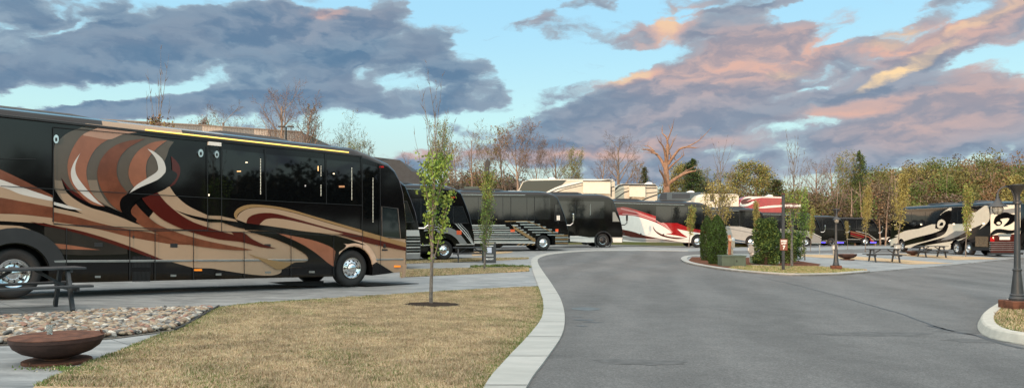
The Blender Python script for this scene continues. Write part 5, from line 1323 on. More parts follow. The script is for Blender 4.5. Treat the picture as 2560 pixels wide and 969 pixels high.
me, cm = upright(103, 4.2, .05, 22, .14, .8, dict(n=3600, spread=.07, size=.06, mats=[LG2, LG, LO]), (.14, .97), 17, sub=8)
put_tree(me, cm, g1, 1.1, 1.0, 'sapling', 'dense narrow green tree growing from the grass strip beside the sandwich board', 'tree')
me, cm = upright(104, 8.2, .10, 13, .10, .8, dict(n=1300, spread=.06, size=.10, mats=[LB, LR, LY]), (.3, .68), 17, ln=.78, rm=.020, sub=3)
p_ = at(388, 25.5); put_tree(me, cm, p_, 0, (.8, .8, (zpx(108, 25.5) - p_.z) / 8.2), 'sapling', 'tall upright bare twigged tree behind the left roof of the big coach', 'tree')
SAP = {'y': upright(105, 5, .05, 15, .3, .8, dict(n=2600, spread=.11, size=.10, mats=[LY, LY, LO]), (.3, 1.0), 17), 'g': upright(106, 5, .05, 13, .3, .8, dict(n=1900, spread=.1, size=.11, mats=[LG, LO, LY]), (.3, 1.0), 18), 'b': upright(107, 5, .05, 15, .3, .8, dict(n=800, spread=.09, size=.09, mats=[LO, LY]), (.3, .9), 18)}
def sap(px, base, top, depth, k, label, ws=1.0):
    p = at(px, depth); 
    if base: p = G(px, base)
    h = zpx(top, p.y) - p.z; put_tree(*SAP[k], p, px * .7, (h / 5 * ws, h / 5 * ws, h / 5), 'sapling', label, 'tree', SG)
sap(1722, 619, 514, 0, 'g', 'thin sapling with a few green tufts in front of the red and white coach nose', 1.3)
sap(2119, None, 546, 72, 'b', 'small nearly bare sapling in front of the coach with the purple glow', .9)
sap(2163, None, 470, 60, 'y', 'slender sapling with yellow leaves between the copper striped coach and the fire bowl', .8)
sap(2245, None, 436, 50, 'y', 'taller yellow leafed sapling behind the picnic table of the right pad', .9)
sap(2414, 643, 462, 0, 'g', 'green leafed sapling in front of the rear wheels of the scroll painted coach', .8)
sap(2524, None, 440, 84, 'y', 'yellow leafed tree peeking above the scroll painted coach beside the street lamp', 1.4)
sap(1892, None, 503, 52, 'y', 'narrow yellow leafed sapling behind the dark rounded shrub', .8)
sap(2026, None, 520, 58, 'g', 'slim green sapling left of the island lamp post', .8)
# larger upright tree of the island (between sign and lamp) and the broad one behind the conifers
me, cm = upright(110, 6.9, .085, 17, .2, .8, dict(n=1500, spread=.10, size=.085, mats=[LG2, LG, LO]), (.12, .55), 16, ln=.66, rm=.018)
p_ = G(1980, 668); put_tree(me, cm, p_, 2, (1, 1, (zpx(316, p_.y) - p_.z) / 6.9), 'street_tree', 'tall bare twigged tree growing on the island beside the street sign', 'tree')
me, cm = upright(111, 9.5, .10, 22, .12, .8, dict(n=3200, spread=.14, size=.10, mats=[LY, LO, LY]), (.2, .62), 24, ln=.6, rm=.016)
p_ = at(1795, 44); put_tree(me, cm, p_, 1, (.95, .95, (zpx(338, 44) - p_.z) / 9.5), 'street_tree', 'yellow leafed tree fanning out behind the two clipped conifers', 'tree')
me, cm = upright(112, 3.6, .045, 15, .25, .8, dict(n=1500, spread=.08, size=.08, mats=[LG, LG2]), (.3, 1), 22)
p_ = at(2012, 42); put_tree(me, cm, p_, 1, (1.1, 1.1, (zpx(470, 42) - p_.z) / 3.6), 'sapling', 'leafy green sapling just right of the island tree', 'tree')
# clipped conifers and the round shrub
def column_shrub(seed, H, W, n, size, mats, egg=1.6):
    rng = np.random.default_rng(seed); z = rng.random(n) ** .9; prof = np.clip(np.sin(np.clip(z * 1.02 + .10, 0, 1) ** egg * math.pi), 0, 1) ** .5
    prof = np.where(z < .35, .78 + .6 * z, 1.0 * (1 - ((z - .35) / .65) ** 2.4) ** .75); a = rng.random(n) * 6.283
    lump = 1 + .09 * np.sin(a * 7 + z * 19) + .07 * np.sin(a * 13 - z * 37) + .05 * np.sin(a * 23 + z * 71)
    rad = W / 2 * np.clip(prof, .02, 1) * lump * (1 - .35 * rng.random(n) ** 2.2)
    C = np.stack([rad * np.cos(a), rad * np.sin(a), .06 + z * (H - .08)], 1)
    v, f, mi = quads(rng, C, size, len(mats), 0, .6); me = np_mesh('crown', v, f, mi)
    for m in mats: me.materials.append(m)
    t = Tree(seed); t.tubes.append((0, [Vector((0, 0, -.1)), Vector((0, 0, H * .6)), Vector((0, 0, H * .93))], [.06, .04, .01]))
    rr = random.Random(seed)
    for k in range(26):
        z_ = H * rr.uniform(.05, .8); a_ = rr.uniform(0, 6.28); t.tubes.append((1, [Vector((0, 0, z_)), Vector((math.cos(a_) * W * .36, math.sin(a_) * W * .36, z_ + .3))], [.02, .01]))
    V, Fq = t.mesh((0, 1), (6, 4)); tm = np_mesh('trunk', V, Fq); tm.materials.append(BARKD)
    return tm, me
p_ = G(1793, 663); put_tree(*column_shrub(201, 2.75, .90, 15000, .075, [THU, THU, LD]), p_, 0, (1, 1, (zpx(536, p_.y) - p_.z) / 2.75), 'conifer', 'clipped columnar conifer, the nearer and right one of the pair on the island', 'shrub')
p_ = G(1768, 653); put_tree(*column_shrub(202, 2.9, .74, 12000, .075, [THU, LD]), p_, 1, (1, 1, (zpx(538, p_.y) - p_.z) / 2.9), 'conifer', 'clipped columnar conifer, the farther and left one of the pair on the island', 'shrub')
def round_shrub(seed, W, H, n, size, mats):
    rng = np.random.default_rng(seed); m = 34; a = rng.random(m) * 6.283; zz = rng.random(m); rad = W * .33 * (1 - .55 * np.abs(zz - .4)); sub = np.stack([rad * np.cos(a), rad * np.sin(a) * .9, .25 + zz * (H - .55)], 1)
    i = rng.integers(0, m, n); g = rng.normal(size=(n, 3)); g /= np.linalg.norm(g, axis=1)[:, None]; g *= (rng.random((n, 1)) ** .3) * .34
    C = sub[i] + g; C = C[C[:, 2] > .03]; v, f, mi = quads(rng, C, size, len(mats), 0, .6); me = np_mesh('crown', v, f, mi)
    for q in mats: me.materials.append(q)
    t = Tree(seed)
    for k in range(m): t.tubes.append((1, [Vector((0, 0, -.05)), Vector(sub[k]) * .6 + Vector((0, 0, -.05)), Vector(sub[k])], [.03, .02, .01]))
    V, Fq = t.mesh((1,), (6, 4)); tm = np_mesh('trunk', V, Fq); tm.materials.append(BARKD); return tm, me
p_ = G(1915, 663); put_tree(*round_shrub(203, 1.28, 2.65, 12000, .095, [HOL, HOL, LG2]), p_, 0, (1.0, 1.0, (zpx(540, p_.y) - p_.z) / 2.65), 'shrub', 'large dark leafed rounded shrub on the island behind the speed limit sign', 'shrub')
p_ = G(1975, 660); put_tree(*round_shrub(204, 1.35, 2.1, 8000, .09, [HOL, LG2]), p_, 0, (1.1, 1.0, (zpx(572, p_.y) - p_.z) / 2.1), 'shrub', 'lower dark green shrub right of the speed limit sign, by the island tree', 'shrub')
# ------------------------------------------------------------ pebbles
def poly_sample(rng, P, n):
    P = [(p[0], p[1]) for p in P]; xs = [p[0] for p in P]; ys = [p[1] for p in P]; out = []
    X = rng.uniform(min(xs), max(xs), n * 3); Y = rng.uniform(min(ys), max(ys), n * 3)
    A = np.array(P); B = np.roll(A, -1, 0); ins = np.zeros(len(X), bool)
    for (x1, y1), (x2, y2) in zip(A, B):
        if y1 == y2: continue
        c = ((y1 > Y) != (y2 > Y)) & (X < (x2 - x1) * (Y - y1) / (y2 - y1) + x1); ins ^= c
    return np.stack([X[ins], Y[ins]], 1)
def gz_np(x, y):
    s = -((x - FW.x) * HDIR.x + (y - FW.y) * HDIR.y); f = lambda t, p: np.interp(t, [a for a, _ in p], [c for _, c in p])
    return f(s, A_S) + f(y, B_Y) + f(x, C_X)
rng = np.random.default_rng(7)
gravel_in = gp([(-400, 818), (0, 797), (300, 779), (528, 771), (500, 789), (468, 808), (430, 824), (300, 842), (150, 855), (0, 861), (-400, 880)])
xs_ = [p.x for p in gravel_in]; ys_ = [p.y for p in gravel_in]; area = abs(sum(xs_[i] * ys_[(i + 1) % len(xs_)] - xs_[(i + 1) % len(xs_)] * ys_[i] for i in range(len(xs_)))) / 2
bb = (max(xs_) - min(xs_)) * (max(ys_) - min(ys_)); S = poly_sample(rng, gravel_in, int(330 * bb / 3))
bm = bmesh.new(); bmesh.ops.create_icosphere(bm, subdivisions=2, radius=1); iv = np.array([v.co[:] for v in bm.verts]); ifc = np.array([[v.index for v in f.verts] for f in bm.faces]); bm.free()
n = len(S); sc_ = rng.uniform(.028, .058, (n, 1, 1)) * np.stack([rng.uniform(.9, 1.5, n), rng.uniform(.75, 1.05, n), rng.uniform(.45, .75, n)], 1)[:, None, :]
th = rng.uniform(0, 6.283, n); c_, s_ = np.cos(th), np.sin(th); base = iv[None] * sc_
X = base[..., 0] * c_[:, None] - base[..., 1] * s_[:, None]; Y = base[..., 0] * s_[:, None] + base[..., 1] * c_[:, None]
tl = rng.normal(0, .25, n)[:, None]; Z = base[..., 2] + X * tl
V = np.stack([X + S[:, :1], Y + S[:, 1:], Z + (gz_np(S[:, 0], S[:, 1]) + .02 + rng.uniform(0, .04, n))[:, None]], 2).reshape(-1, 3)
Fc = (ifc[None] + (np.arange(n) * len(iv))[:, None, None]).reshape(-1, 3); mi = np.repeat(rng.choice(6, n, p=[.28, .22, .2, .12, .1, .08]), len(ifc))
me = np_mesh('river_pebbles', V, Fc, mi)
for nm, c in (('pebble_tan', (.30, .235, .165)), ('pebble_grey', (.22, .21, .19)), ('pebble_brown', (.19, .13, .09)), ('pebble_dark', (.09, .085, .08)), ('pebble_pale', (.45, .41, .35)), ('pebble_rose', (.27, .15, .11))): me.materials.append(mat(nm, c, .65, var=.25, vscale=9, spec=.35))
me.polygons.foreach_set('use_smooth', [True] * len(Fc)); o = bpy.data.objects.new('river_pebbles', me); COL.objects.link(o); tag(o, 'bed of rounded river pebbles between the pad and the fire bowl', 'pebbles', kind='stuff')
# ------------------------------------------------------------ grass blades
def dist_to(P, L):
    d = np.full(len(P), 1e9)
    for a, c in zip(L, L[1:]):
        a = np.array(a[:2]); c = np.array(c[:2]); ab = c - a; t = np.clip(((P - a) @ ab) / (ab @ ab + 1e-9), 0, 1); q = a + t[:, None] * ab; d = np.minimum(d, np.linalg.norm(P - q, axis=1))
    return d
BDRY = mat('dry_blade', (.46, .355, .225), .9, var=.25, vscale=2, spec=.1); BDRY2 = mat('pale_blade', (.56, .455, .315), .9, var=.2, vscale=2, spec=.1); BBR = mat('brown_blade', (.27, .19, .12), .9, var=.25, vscale=2, spec=.1); BGR = mat('green_blade', (.125, .175, .05), .85, var=.3, vscale=2, spec=.1)
def blades(name, label, P, h0, h1, greenp, z0, seed, width=.006, lean=.9):
    rng = np.random.default_rng(seed); n = len(P); h = rng.uniform(h0, h1, n) * (1 + .45 * np.sin(P[:, 0] * 9 + 2 * np.sin(P[:, 1] * 5)) * np.sin(P[:, 1] * 8 + 2 * np.sin(P[:, 0] * 6))); th = rng.uniform(0, 6.283, n); ln = rng.uniform(.1, lean, n) * h; la = rng.uniform(0, 6.283, n)
    wd = width * rng.uniform(.6, 1.4, n); z = gz_np(P[:, 0], P[:, 1]) + z0; V = np.empty((n, 3, 3), np.float32)
    dx, dy = np.cos(th) * wd, np.sin(th) * wd
    V[:, 0] = np.stack([P[:, 0] - dx, P[:, 1] - dy, z], 1); V[:, 1] = np.stack([P[:, 0] + dx, P[:, 1] + dy, z], 1); V[:, 2] = np.stack([P[:, 0] + np.cos(la) * ln, P[:, 1] + np.sin(la) * ln, z + h], 1)
    g = rng.random(n) < greenp; mi = np.where(g, 3, rng.choice(3, n, p=[.5, .25, .25])); me = np_mesh(name, V.reshape(-1, 3), np.arange(n * 3).reshape(n, 3), mi)
    for m in (BDRY, BDRY2, BBR, BGR): me.materials.append(m)
    o = bpy.data.objects.new(name, me); COL.objects.link(o); return tag(o, label, 'grass', kind='stuff')
rng = np.random.default_rng(17); LW = [Vector(p) for p in lawn]
vis = [p for p in lawn]; lx = [p[0] for p in vis]; ly = [max(p[1], 6.3) for p in vis]
P = poly_sample(rng, lawn, 330000); P = P[P[:, 1] > 6.6]
# thin out with distance from the camera
keep = rng.random(len(P)) < np.clip((11.0 / P[:, 1]) ** 1.3, .2, 1); P = P[keep]
mr = G(1080, 763); P = P[((P[:, 0] - mr.x) ** 2 + (P[:, 1] - mr.y) ** 2) > .33]
kd = dist_to(P, kerb_in[:i0 + 6]); fd_ = dist_to(P, gp(lawn_px[:14])); bd = dist_to(P, gp(lawn_px[12:]))
pat = np.sin(P[:, 0] * 1.7 + 1.3 * np.sin(P[:, 1] * .9)) * np.sin(P[:, 1] * 1.3 + 1.1 * np.sin(P[:, 0] * 1.1 + 2)) + .5 * np.sin(P[:, 0] * 4.1 + P[:, 1] * 2.7)
gp_ = .06 + .55 * np.exp(-kd / .14) + .60 * np.exp(-fd_ / .22) + .32 * np.exp(-bd / .5) + .22 * np.clip(pat - .2, 0, 1)
blades('lawn_grass', 'short dormant straw coloured grass of the foreground lawn', P, .012, .036, gp_, .014, 3, .0048)
tc_ = G(190, 925); P = np.array([[tc_.x, tc_.y]]) + rng.normal(size=(420, 2)) * np.array([.24, .08]) ; blades('weed_tuft', 'bright green weeds creeping over the slab beside the fire bowl', P, .01, .035, np.full(len(P), .8), .014, 4, .010)
gi = [p for p in inset(kr, .24) if 8 < p.y < 21 and p.x < 17]; P = poly_sample(rng, gi, 90000); P = P[(P[:, 0] < 14) & (P[:, 1] > 10)]
blades('island_lawn_grass', 'mixed green and dry grass inside the raised kerb at the right', P, .02, .05, .35, .125, 5, .008)
P = poly_sample(rng, grass_isl, 30000); blades('island_lawn_grass', 'green grass band on the front of the centre island', P, .02, .05, .6, .06, 6, .014)
for q, sd in (([(1000, 693), (1323, 678), (1322, 668), (1000, 674)], 7), ([(1000, 659), (1322, 647), (1322, 644), (1000, 648)], 8)):
    P = poly_sample(rng, gp(q), 22000); blades('strip_grass', 'dry grass of the %s strip between the coach pads' % ('nearer' if sd == 7 else 'farther'), P, .02, .05, .25, .012, sd, .012)
P = strip([G(*p).xy for p in ((1180, 668), (1250, 666), (1321, 669))], .25); P = poly_sample(rng, P, 5000); blades('strip_grass', 'greener tufts along the far edge of the nearer grass strip', P, .04, .11, .9, .012, 9, .014)
# ------------------------------------------------------------ unseen ridge and trees added behind the camera to shade and be mirrored
def ridge():
    rr = random.Random(3); V = []; nx = 60; rows = [(-28, 0), (-40, 2.0), (-55, 6.0), (-70, 9.5), (-95, 12.0), (-140, 13)]
    for j, (y, h) in enumerate(rows):
        for i in range(nx + 1):
            x = -210 + 420 * i / nx; V.append((x, y - .0012 * x * x * 0 + rr.uniform(-2, 2), -.3 + h * .8 * (1 + .08 * math.sin(x * .05) + rr.uniform(-.04, .04)) * pl(x, [(-12, 1), (22, .12)])))
    Fc = [(j * (nx + 1) + i, j * (nx + 1) + i + 1, (j + 1) * (nx + 1) + i + 1, (j + 1) * (nx + 1) + i) for j in range(len(rows) - 1) for i in range(nx)]
    tag(link_me('hillside', np_mesh('hillside', V, Fc), FIELD, None, True), kind='structure')
    sp = []
    for k in range(110):
        x = -200 + 400 * k / 110 + rr.uniform(-2, 2); y = -rr.uniform(45, 80); k_ = pl(x, [(-12, 1), (22, .12)]); z = pl(-y, [(28, 0), (55, 6), (70, 9.5), (95, 12)]) * .8 * k_ - .5; sp.append((x, y, z, rr.uniform(5, 7.0) if x < 5 else rr.uniform(6.0, 7.5), rr.uniform(3.5, 5), rr.choice([0, 2, 3]), 650, 1.1))
    for k in range(46):   # dark wood east of the place, out of the frame; the big coach mirrors it
        y = -70 + 185 * k / 46 + rr.uniform(-2, 2); x = rr.uniform(112, 132); sp.append((x, y, gz(x, y), rr.uniform(14, 18), rr.uniform(5, 7), 0, 900, 1.2))
    woodland('woodland_behind', 'unseen trees on the added rise behind the photographer', sp, [fm('shade_wood_a', (.022, .024, .014)), fm('shade_wood_b', (.03, .026, .016)), fm('shade_wood_c', (.018, .022, .012)), fm('shade_wood_d', (.02, .02, .014))], 95, False)  # wood colours darkened to stand for backlit shade
ridge()
# ============================================================ street furniture
TIMB = mat('charcoal_timber', (.028, .031, .035), .5, var=.3, vscale=6, bump=.2, bscale=20)
RUSTM = mat('rusted_steel', (.105, .042, .024), .85, var=.45, vscale=7, bump=.4, bscale=45, spec=.3)
RUSTD = mat('dark_rusted_steel', (.045, .024, .020), .8, var=.3, vscale=5, bump=.3, spec=.3)
POSTB = mat('dark_bronze_post', (.035, .036, .038), .45, var=.15)
GREENB = mat('utility_green', (.060, .085, .060), .5, var=.12)
GREY = mat('utility_grey', (.30, .31, .30), .5, var=.1); BEI = mat('utility_beige', (.42, .36, .27), .55, var=.1)
BRN = mat('brown_sign_face', (.085, .032, .020), .5, var=.1); WTX = mat('white_lettering', (.75, .72, .68), .5, var=0)
def picnic(name, loc, rz, label, L=1.83, group=None):
    r = empty(name, loc, rz); tag(r, label, 'picnic table', group)
    bm = bmesh.new()
    for k in range(5): add_box(bm, (0, -.30 + .15 * k, .745), (L, .142, .038), bev=.004)
    link('tabletop', bm, TIMB, r)
    for sy in (-1, 1):
        bm = bmesh.new()
        for k in range(2): add_box(bm, (0, sy * (.62 + .145 * k), .44), (L, .138, .038), bev=.004)
        link('seat', bm, TIMB, r)
    for sx_ in (-1, 1):
        x = sx_ * (L / 2 - .28)
        for sy in (-1, 1):
            bm = bmesh.new(); a = Vector((x, sy * .60, 0)); c = Vector((x, sy * .24, .725)); d = c - a
            add_box(bm, (a + c) / 2, (.06, .115, d.length), Euler((math.atan2(-d.y, d.z), 0, 0)).to_matrix(), bev=.004); link('leg', bm, TIMB, r)
        bm = bmesh.new(); add_box(bm, (x + .045 * sx_, 0, .40), (.04, 1.56, .11), bev=.003); add_box(bm, (x + .045 * sx_, 0, .705), (.04, .70, .07), bev=.003); link('crossbar', bm, TIMB, r)
        bm = bmesh.new(); a = Vector((x, 0, .42)); c = Vector((x - sx_ * .45, 0, .72)); d = c - a; add_box(bm, (a + c) / 2, (.05, .06, d.length), Euler((0, math.atan2(d.x, d.z), 0)).to_matrix()); link('brace', bm, TIMB, r)
    return r
PG = 'picnic tables on the pads'
cth = R(44.6)
e_ = G(182, 778); r_end = Vector((e_.x, e_.y))   # near foot of the right-hand end frame
ux = Vector((math.cos(cth), math.sin(cth))); uy = Vector((-math.sin(cth), math.cos(cth)))
ctr = r_end - ux * (1.83 / 2 - .28) + uy * .60
picnic('picnic_table', (ctr.x, ctr.y, gz(*ctr)), cth, 'charcoal picnic table cut off by the left edge of the photo beside the big coach', group=PG)
p_ = G(1175, 655); picnic('picnic_table', (p_.x, p_.y + .5, p_.z), R(4), 'charcoal picnic table left of the sandwich board, in front of the silver arced coach', group=PG)
p_ = G(2219, 657.5); picnic('picnic_table', (p_.x, p_.y + .4, p_.z + .05), R(-8), 'charcoal picnic table on the right pad beside the fire bowl', 1.83, group=PG)
p_ = G(2338, 645); picnic('picnic_table', (p_.x, p_.y + .4, p_.z + .05), R(-4), 'charcoal picnic table nearest to the scroll painted coach', group=PG)
def firepit(loc, label, s=1.0, glass=False):
    r = empty('fire_bowl', loc); tag(r, label, 'fire bowl', None); r.scale = (s, s, s * .68)
    bm = bmesh.new(); add_lathe(bm, [(0, .075), (.12, .08), (.22, .12), (.33, .18), (.405, .26), (.435, .345), (.437, .36), (.446, .362), (.446, .415), (.432, .418), (.428, .36), (.39, .27), (.28, .18), (0, .14)], 56)
    link('bowl', bm, RUSTD, r, R(35))
    bm = bmesh.new(); add_lathe(bm, [(0, .345), (.41, .355), (.44, .416), (.447, .416), (.447, .424), (.40, .428), (.2, .436), (0, .438)], 56); link('lid', bm, RUSTM, r, R(35))
    bm = bmesh.new(); add_lathe(bm, [(0, 0), (.325, 0), (.33, .01), (.33, .045), (.325, .052), (.12, .055), (.11, .08), (0, .085)], 48); link('base_plate', bm, RUSTM, r, R(35))
    for a in (R(28), R(40)):
        c = Vector((math.cos(a) * .42, math.sin(a) * .42, .42)); t = Vector((-math.sin(a), math.cos(a), 0)) * .03
        bm = bmesh.new(); add_tube(bm, [c - t, c - t + Vector((0, 0, .045)), c + t + Vector((0, 0, .045)), c + t], .006, 6); link('handle', bm, RUSTM, r)
    return r
p_ = G(143, 905); fp = firepit((p_.x, p_.y, p_.z), 'rusty round steel fire bowl on its disc foot in the left foreground')
bm = bmesh.new(); add_lathe(bm, [(0, 0), (.024, 0), (.026, .01), (.034, .10), (.031, .10), (.023, .012), (0, .010)], 20)
gl = mat('clear_glass', (.75, .8, .8), .03, var=0); gl.node_tree.nodes['Principled BSDF'].inputs['Transmission Weight'].default_value = .85
o = link('drinking_glass', bm, gl, None, R(35)); o.location = (p_.x - .10, p_.y + .03, p_.z + .298); tag(o, 'small clear tumbler standing on the lid of the near fire bowl', 'glass')
p_ = G(2118, 651); firepit((p_.x, p_.y, p_.z + .05), 'rusty fire bowl on the right pad between lamp post and picnic table', 1.2)
p_ = G(2283, 640); firepit((p_.x, p_.y, p_.z + .05), 'rusty fire bowl partly hidden between the two right hand picnic tables', 1.1)
def street_lamp(loc, H, label, arm_side=-1, rz=0):
    r = empty('street_lamp', loc, rz); tag(r, label, 'street lamp', 'lamp posts by the road')
    k = H / 2.75
    bm = bmesh.new(); add_box(bm, (0, 0, .09), (.46, .46, .18), bev=.015); link('base_box', bm, RUSTM, r)
    bm = bmesh.new(); add_lathe(bm, [(0, .18), (.14, .18), (.145, .22), (.125, .25), (.12, .27), (.13, .285), (.11, .31), (.07, .80 * k), (.068, .84 * k), (.08, .85 * k), (.08, .885 * k), (.062, .9 * k), (.058, .93 * k), (.042, 2.1 * k), (.042, 2.3 * k), (.075, 2.31 * k), (.075, 2.36 * k), (.05, 2.38 * k), (.05, 2.5 * k), (.06, 2.53 * k), (.10, 2.62 * k), (.19, 2.70 * k), (.20, 2.72 * k), (.0, 2.74 * k)], 20)
    link('post', bm, POSTB, r, R(30))
    pts = [Vector((arm_side * .05, 0, 2.34 * k)), Vector((arm_side * .07, 0, 2.5 * k)), Vector((arm_side * .14, 0, 2.64 * k)), Vector((arm_side * .25, 0, 2.68 * k)), Vector((arm_side * .36, 0, 2.60 * k)), Vector((arm_side * .38, 0, 2.48 * k))]
    bm = bmesh.new(); add_tube(bm, crom(pts, 4), .013, 8); link('arm', bm, POSTB, r, True)
    c = Vector((arm_side * .38, 0, 2.2 * k))
    bm = bmesh.new(); add_lathe(bm, [(0, .30), (.018, .30), (.025, .22), (.045, .17), (.10, .10), (.17, .05), (.175, .04), (.16, .045), (.09, .09), (0, .12)], 28, c); sh = link('lamp_shade', bm, POSTB, r, R(35))
    bm = bmesh.new(); add_lathe(bm, [(.085, .06), (.10, 0), (.085, -.06), (.05, -.10), (0, -.11)], 20, c); link('glass_globe', bm, mat('seeded_glass', (.30, .30, .27), .15, var=.3, vscale=30), sh, True)
    bm = bmesh.new()
    for q in range(6):
        a = q * math.pi / 3; add_tube(bm, [c + Vector((math.cos(a) * rr_, math.sin(a) * rr_, z)) for rr_, z in ((.09, .06), (.106, 0), (.09, -.06), (.05, -.108))], .005, 4)
    link('globe_cage', bm, POSTB, sh)
    return r
p_ = G(2543, 790); sc1 = F / p_.y
street_lamp((p_.x, p_.y, p_.z + .13), zpx(459, p_.y) - p_.z - .13, 'tall dark lamp post with a hanging lantern inside the raised kerb at the right')
p_ = G(2090, 676); street_lamp((p_.x, p_.y, p_.z + .05), zpx(521, p_.y) - p_.z - .05, 'farther dark lamp post on the centre island', rz=R(70))
# street sign post
p_ = G(1958, 679); H_ = zpx(486, p_.y) - p_.z
r = empty('sign_post', p_); tag(r, 'brown wooden post carrying a street name blade and a speed limit plate', 'sign')
part_box('post', (0, 0, H_ / 2), (.10, .10, H_), POSTB, r, bev=.006); part_box('post_cap', (0, 0, H_ + .02), (.13, .13, .05), RUSTM, r, bev=.01)
zc = zpx(514, p_.y) - p_.z; k_ = p_.y / F
bl = part_box('street_name_blade', (.05 + 17 * k_, 0, zc), (32 * k_, .03, 14 * k_), BRN, r, bev=.004)
def upr(x, y, z): return Matrix.Translation((x, y, z)) @ Matrix.Rotation(R(90), 4, 'X')
text_part('lettering', 'CENTER LANE', 7.4 * k_, WTX, bl, upr(.05 + 17 * k_, -.018, zc), .003, bold=.004)
zs = zpx(611, p_.y) - p_.z
sg = part_box('speed_plate', (0, -.065, zs), (18.5 * k_, .02, 28 * k_), mat('speed_plate_brown', (.17, .052, .028), .5, var=.1), r, bev=.003)
text_part('lettering', 'SPEED', 5.6 * k_, WTX, sg, upr(0, -.078, zs + 9 * k_), .002, bold=.004); text_part('lettering', 'LIMIT', 5.6 * k_, WTX, sg, upr(0, -.078, zs + 3 * k_), .002, bold=.004); text_part('lettering', '7', 12 * k_, WTX, sg, upr(0, -.078, zs - 7 * k_), .002, bold=.008)
# sandwich board
p_ = G(1223, 656); r = empty('sandwich_board', (p_.x, p_.y, p_.z), R(3)); tag(r, 'black folding sandwich board with white lettering beside the dense green tree', 'sign')
for sy, nm in ((-1, 'front_panel'), (1, 'back_panel')):
    o = part_box(nm, (0, sy * .15, .52), (.68, .025, 1.06), MATB, r, Euler((sy * R(13), 0, 0)).to_matrix(), .01)
    if sy < 0:
        T = Matrix.Translation((0, -.15, .52)) @ Matrix.Rotation(R(-13), 4, 'X') @ Matrix.Translation((0, -.015, 0)) @ Matrix.Rotation(R(90), 4, 'X')
        text_part('lettering', 'PREVOST', .105, WTX, o, T @ Matrix.Translation((0, -.34, 0)), .001, bold=.003)
        bm = bmesh.new(); add_box(bm, (0, .12, 0), (.24, .28, .004)); bm.transform(T); link('notice', bm, mat('pale_notice', (.45, .47, .55), .5, var=0), o)
        bm = bmesh.new()
        for k in range(2): add_box(bm, (0, -.12 - .07 * k, 0), (.42, .018, .004))
        bm.transform(T); link('text_line', bm, WTX, o)
        bm = bmesh.new(); add_box(bm, (0, .33, 0), (.4, .03, .004)); bm.transform(T); link('text_line', bm, WTX, o)
        bm = bmesh.new(); add_box(bm, (0, .47, 0), (.5, .05, .004)); bm.transform(T); link('header_line', bm, mat('gold_line', (.35, .3, .2), .5, var=0), o)
# feather flag
d_ = 33.5; p_ = at(1214, d_); r = empty('feather_flag', p_); tag(r, 'furled black feather flag on a pole behind the dense green tree', 'flag')
H_ = zpx(396, d_) - p_.z
bm = bmesh.new(); add_tube(bm, [(0, 0, 0), (0, 0, H_ * .8), (.03, 0, H_ * .95), (.10, 0, H_)], .02, 8); link('pole', bm, POSTB, r)
bm = bmesh.new(); q = [(1218, 397), (1223, 402), (1222, 430), (1216, 440), (1213, 436), (1210, 428), (1212, 412), (1214, 402)]; k_ = d_ / F
f1 = [bm.verts.new(((a - 1214) * k_, -.05, zpx(c, d_) - p_.z)) for a, c in q]; f2 = [bm.verts.new((v.co.x + .02, .06, v.co.z)) for v in f1]
for k in range(len(q)): bm.faces.new((f1[k], f1[(k + 1) % len(q)], f2[(k + 1) % len(q)], f2[k]))
bm.faces.new(f1); bm.faces.new(f2[::-1]); bmesh.ops.recalc_face_normals(bm, faces=bm.faces[:]); link('banner', bm, MATB, r)
# utility boxes on the island
def box_thing(name, px, base, w_, h_, d_, m, label, cat='utility box', z0=0.05, rz=0):
    p = G(px, base); k = p.y / F; r = empty(name, (p.x, p.y + d_ / 2, p.z + z0), rz); tag(r, label, cat); W, Hh = w_ * k, h_ * k
    part_box('housing', (0, 0, Hh / 2), (W, d_, Hh), m, r, bev=.015); return r, W, Hh
r, W, Hh = box_thing('transformer_box', 1835, 669, 60, 26, .7, GREENB, 'low wide green utility cabinet on the island kerb edge below the power pedestal')
part_box('lid', (0, 0, Hh + .015), (W + .05, .76, .05), GREENB, r, bev=.012); part_box('door_seam', (0, -.352, Hh / 2), (.012, .006, Hh - .06), MATB, r)
part_box('latch', (.12, -.36, Hh * .55), (.04, .02, .09), MATB, r)
r, W, Hh = box_thing('utility_box', 1893, 661, 24, 17, .4, mat('faded_green', (.13, .19, .12), .55, var=.1), 'small pale green utility box beside the grey meter pedestal'); part_box('lid', (0, 0, Hh + .01), (W + .03, .43, .03), GREENB, r, bev=.008)
p_ = G(1823, 648); k_ = p_.y / F; r = empty('power_pedestal', (p_.x, p_.y, p_.z + .05)); tag(r, 'power pedestal with copper coloured post, grey cabinet and round meter right of the conifers', 'power pedestal')
part_box('cabinet', (-9 * k_, .05, 28 * k_), (12 * k_, .22, 56 * k_), mat('grey_green_cabinet', (.20, .24, .23), .5, var=.1), r, bev=.01)
part_box('post', (0, 0, 29 * k_), (8 * k_, .12, 60 * k_), mat('copper_post', (.28, .12, .06), .5, var=.15), r, bev=.006)
part_box('breaker_box', (9 * k_, 0, 38 * k_), (9 * k_, .16, 22 * k_), BEI, r, bev=.01); part_box('outlet_box', (9 * k_, 0, 48 * k_), (7 * k_, .18, 8 * k_), mat('pale_blue_cover', (.5, .58, .62), .4, var=0), r, bev=.006); part_box('conduit', (7 * k_, 0, 14 * k_), (5 * k_, .08, 24 * k_), BEI, r, bev=.006)
bm = bmesh.new(); add_lathe(bm, [(0, -.10), (.085, -.10), (.09, -.06), (.09, 0)], 18, (1 * k_, -.05, 47 * k_), 'y'); link('meter', bm, BEI, r, R(35))
p_ = G(1879, 658); k_ = p_.y / F; r = empty('meter_pedestal', (p_.x, p_.y, p_.z + .05)); tag(r, 'grey meter pedestal with an outlet hood left of the dark rounded shrub', 'power pedestal')
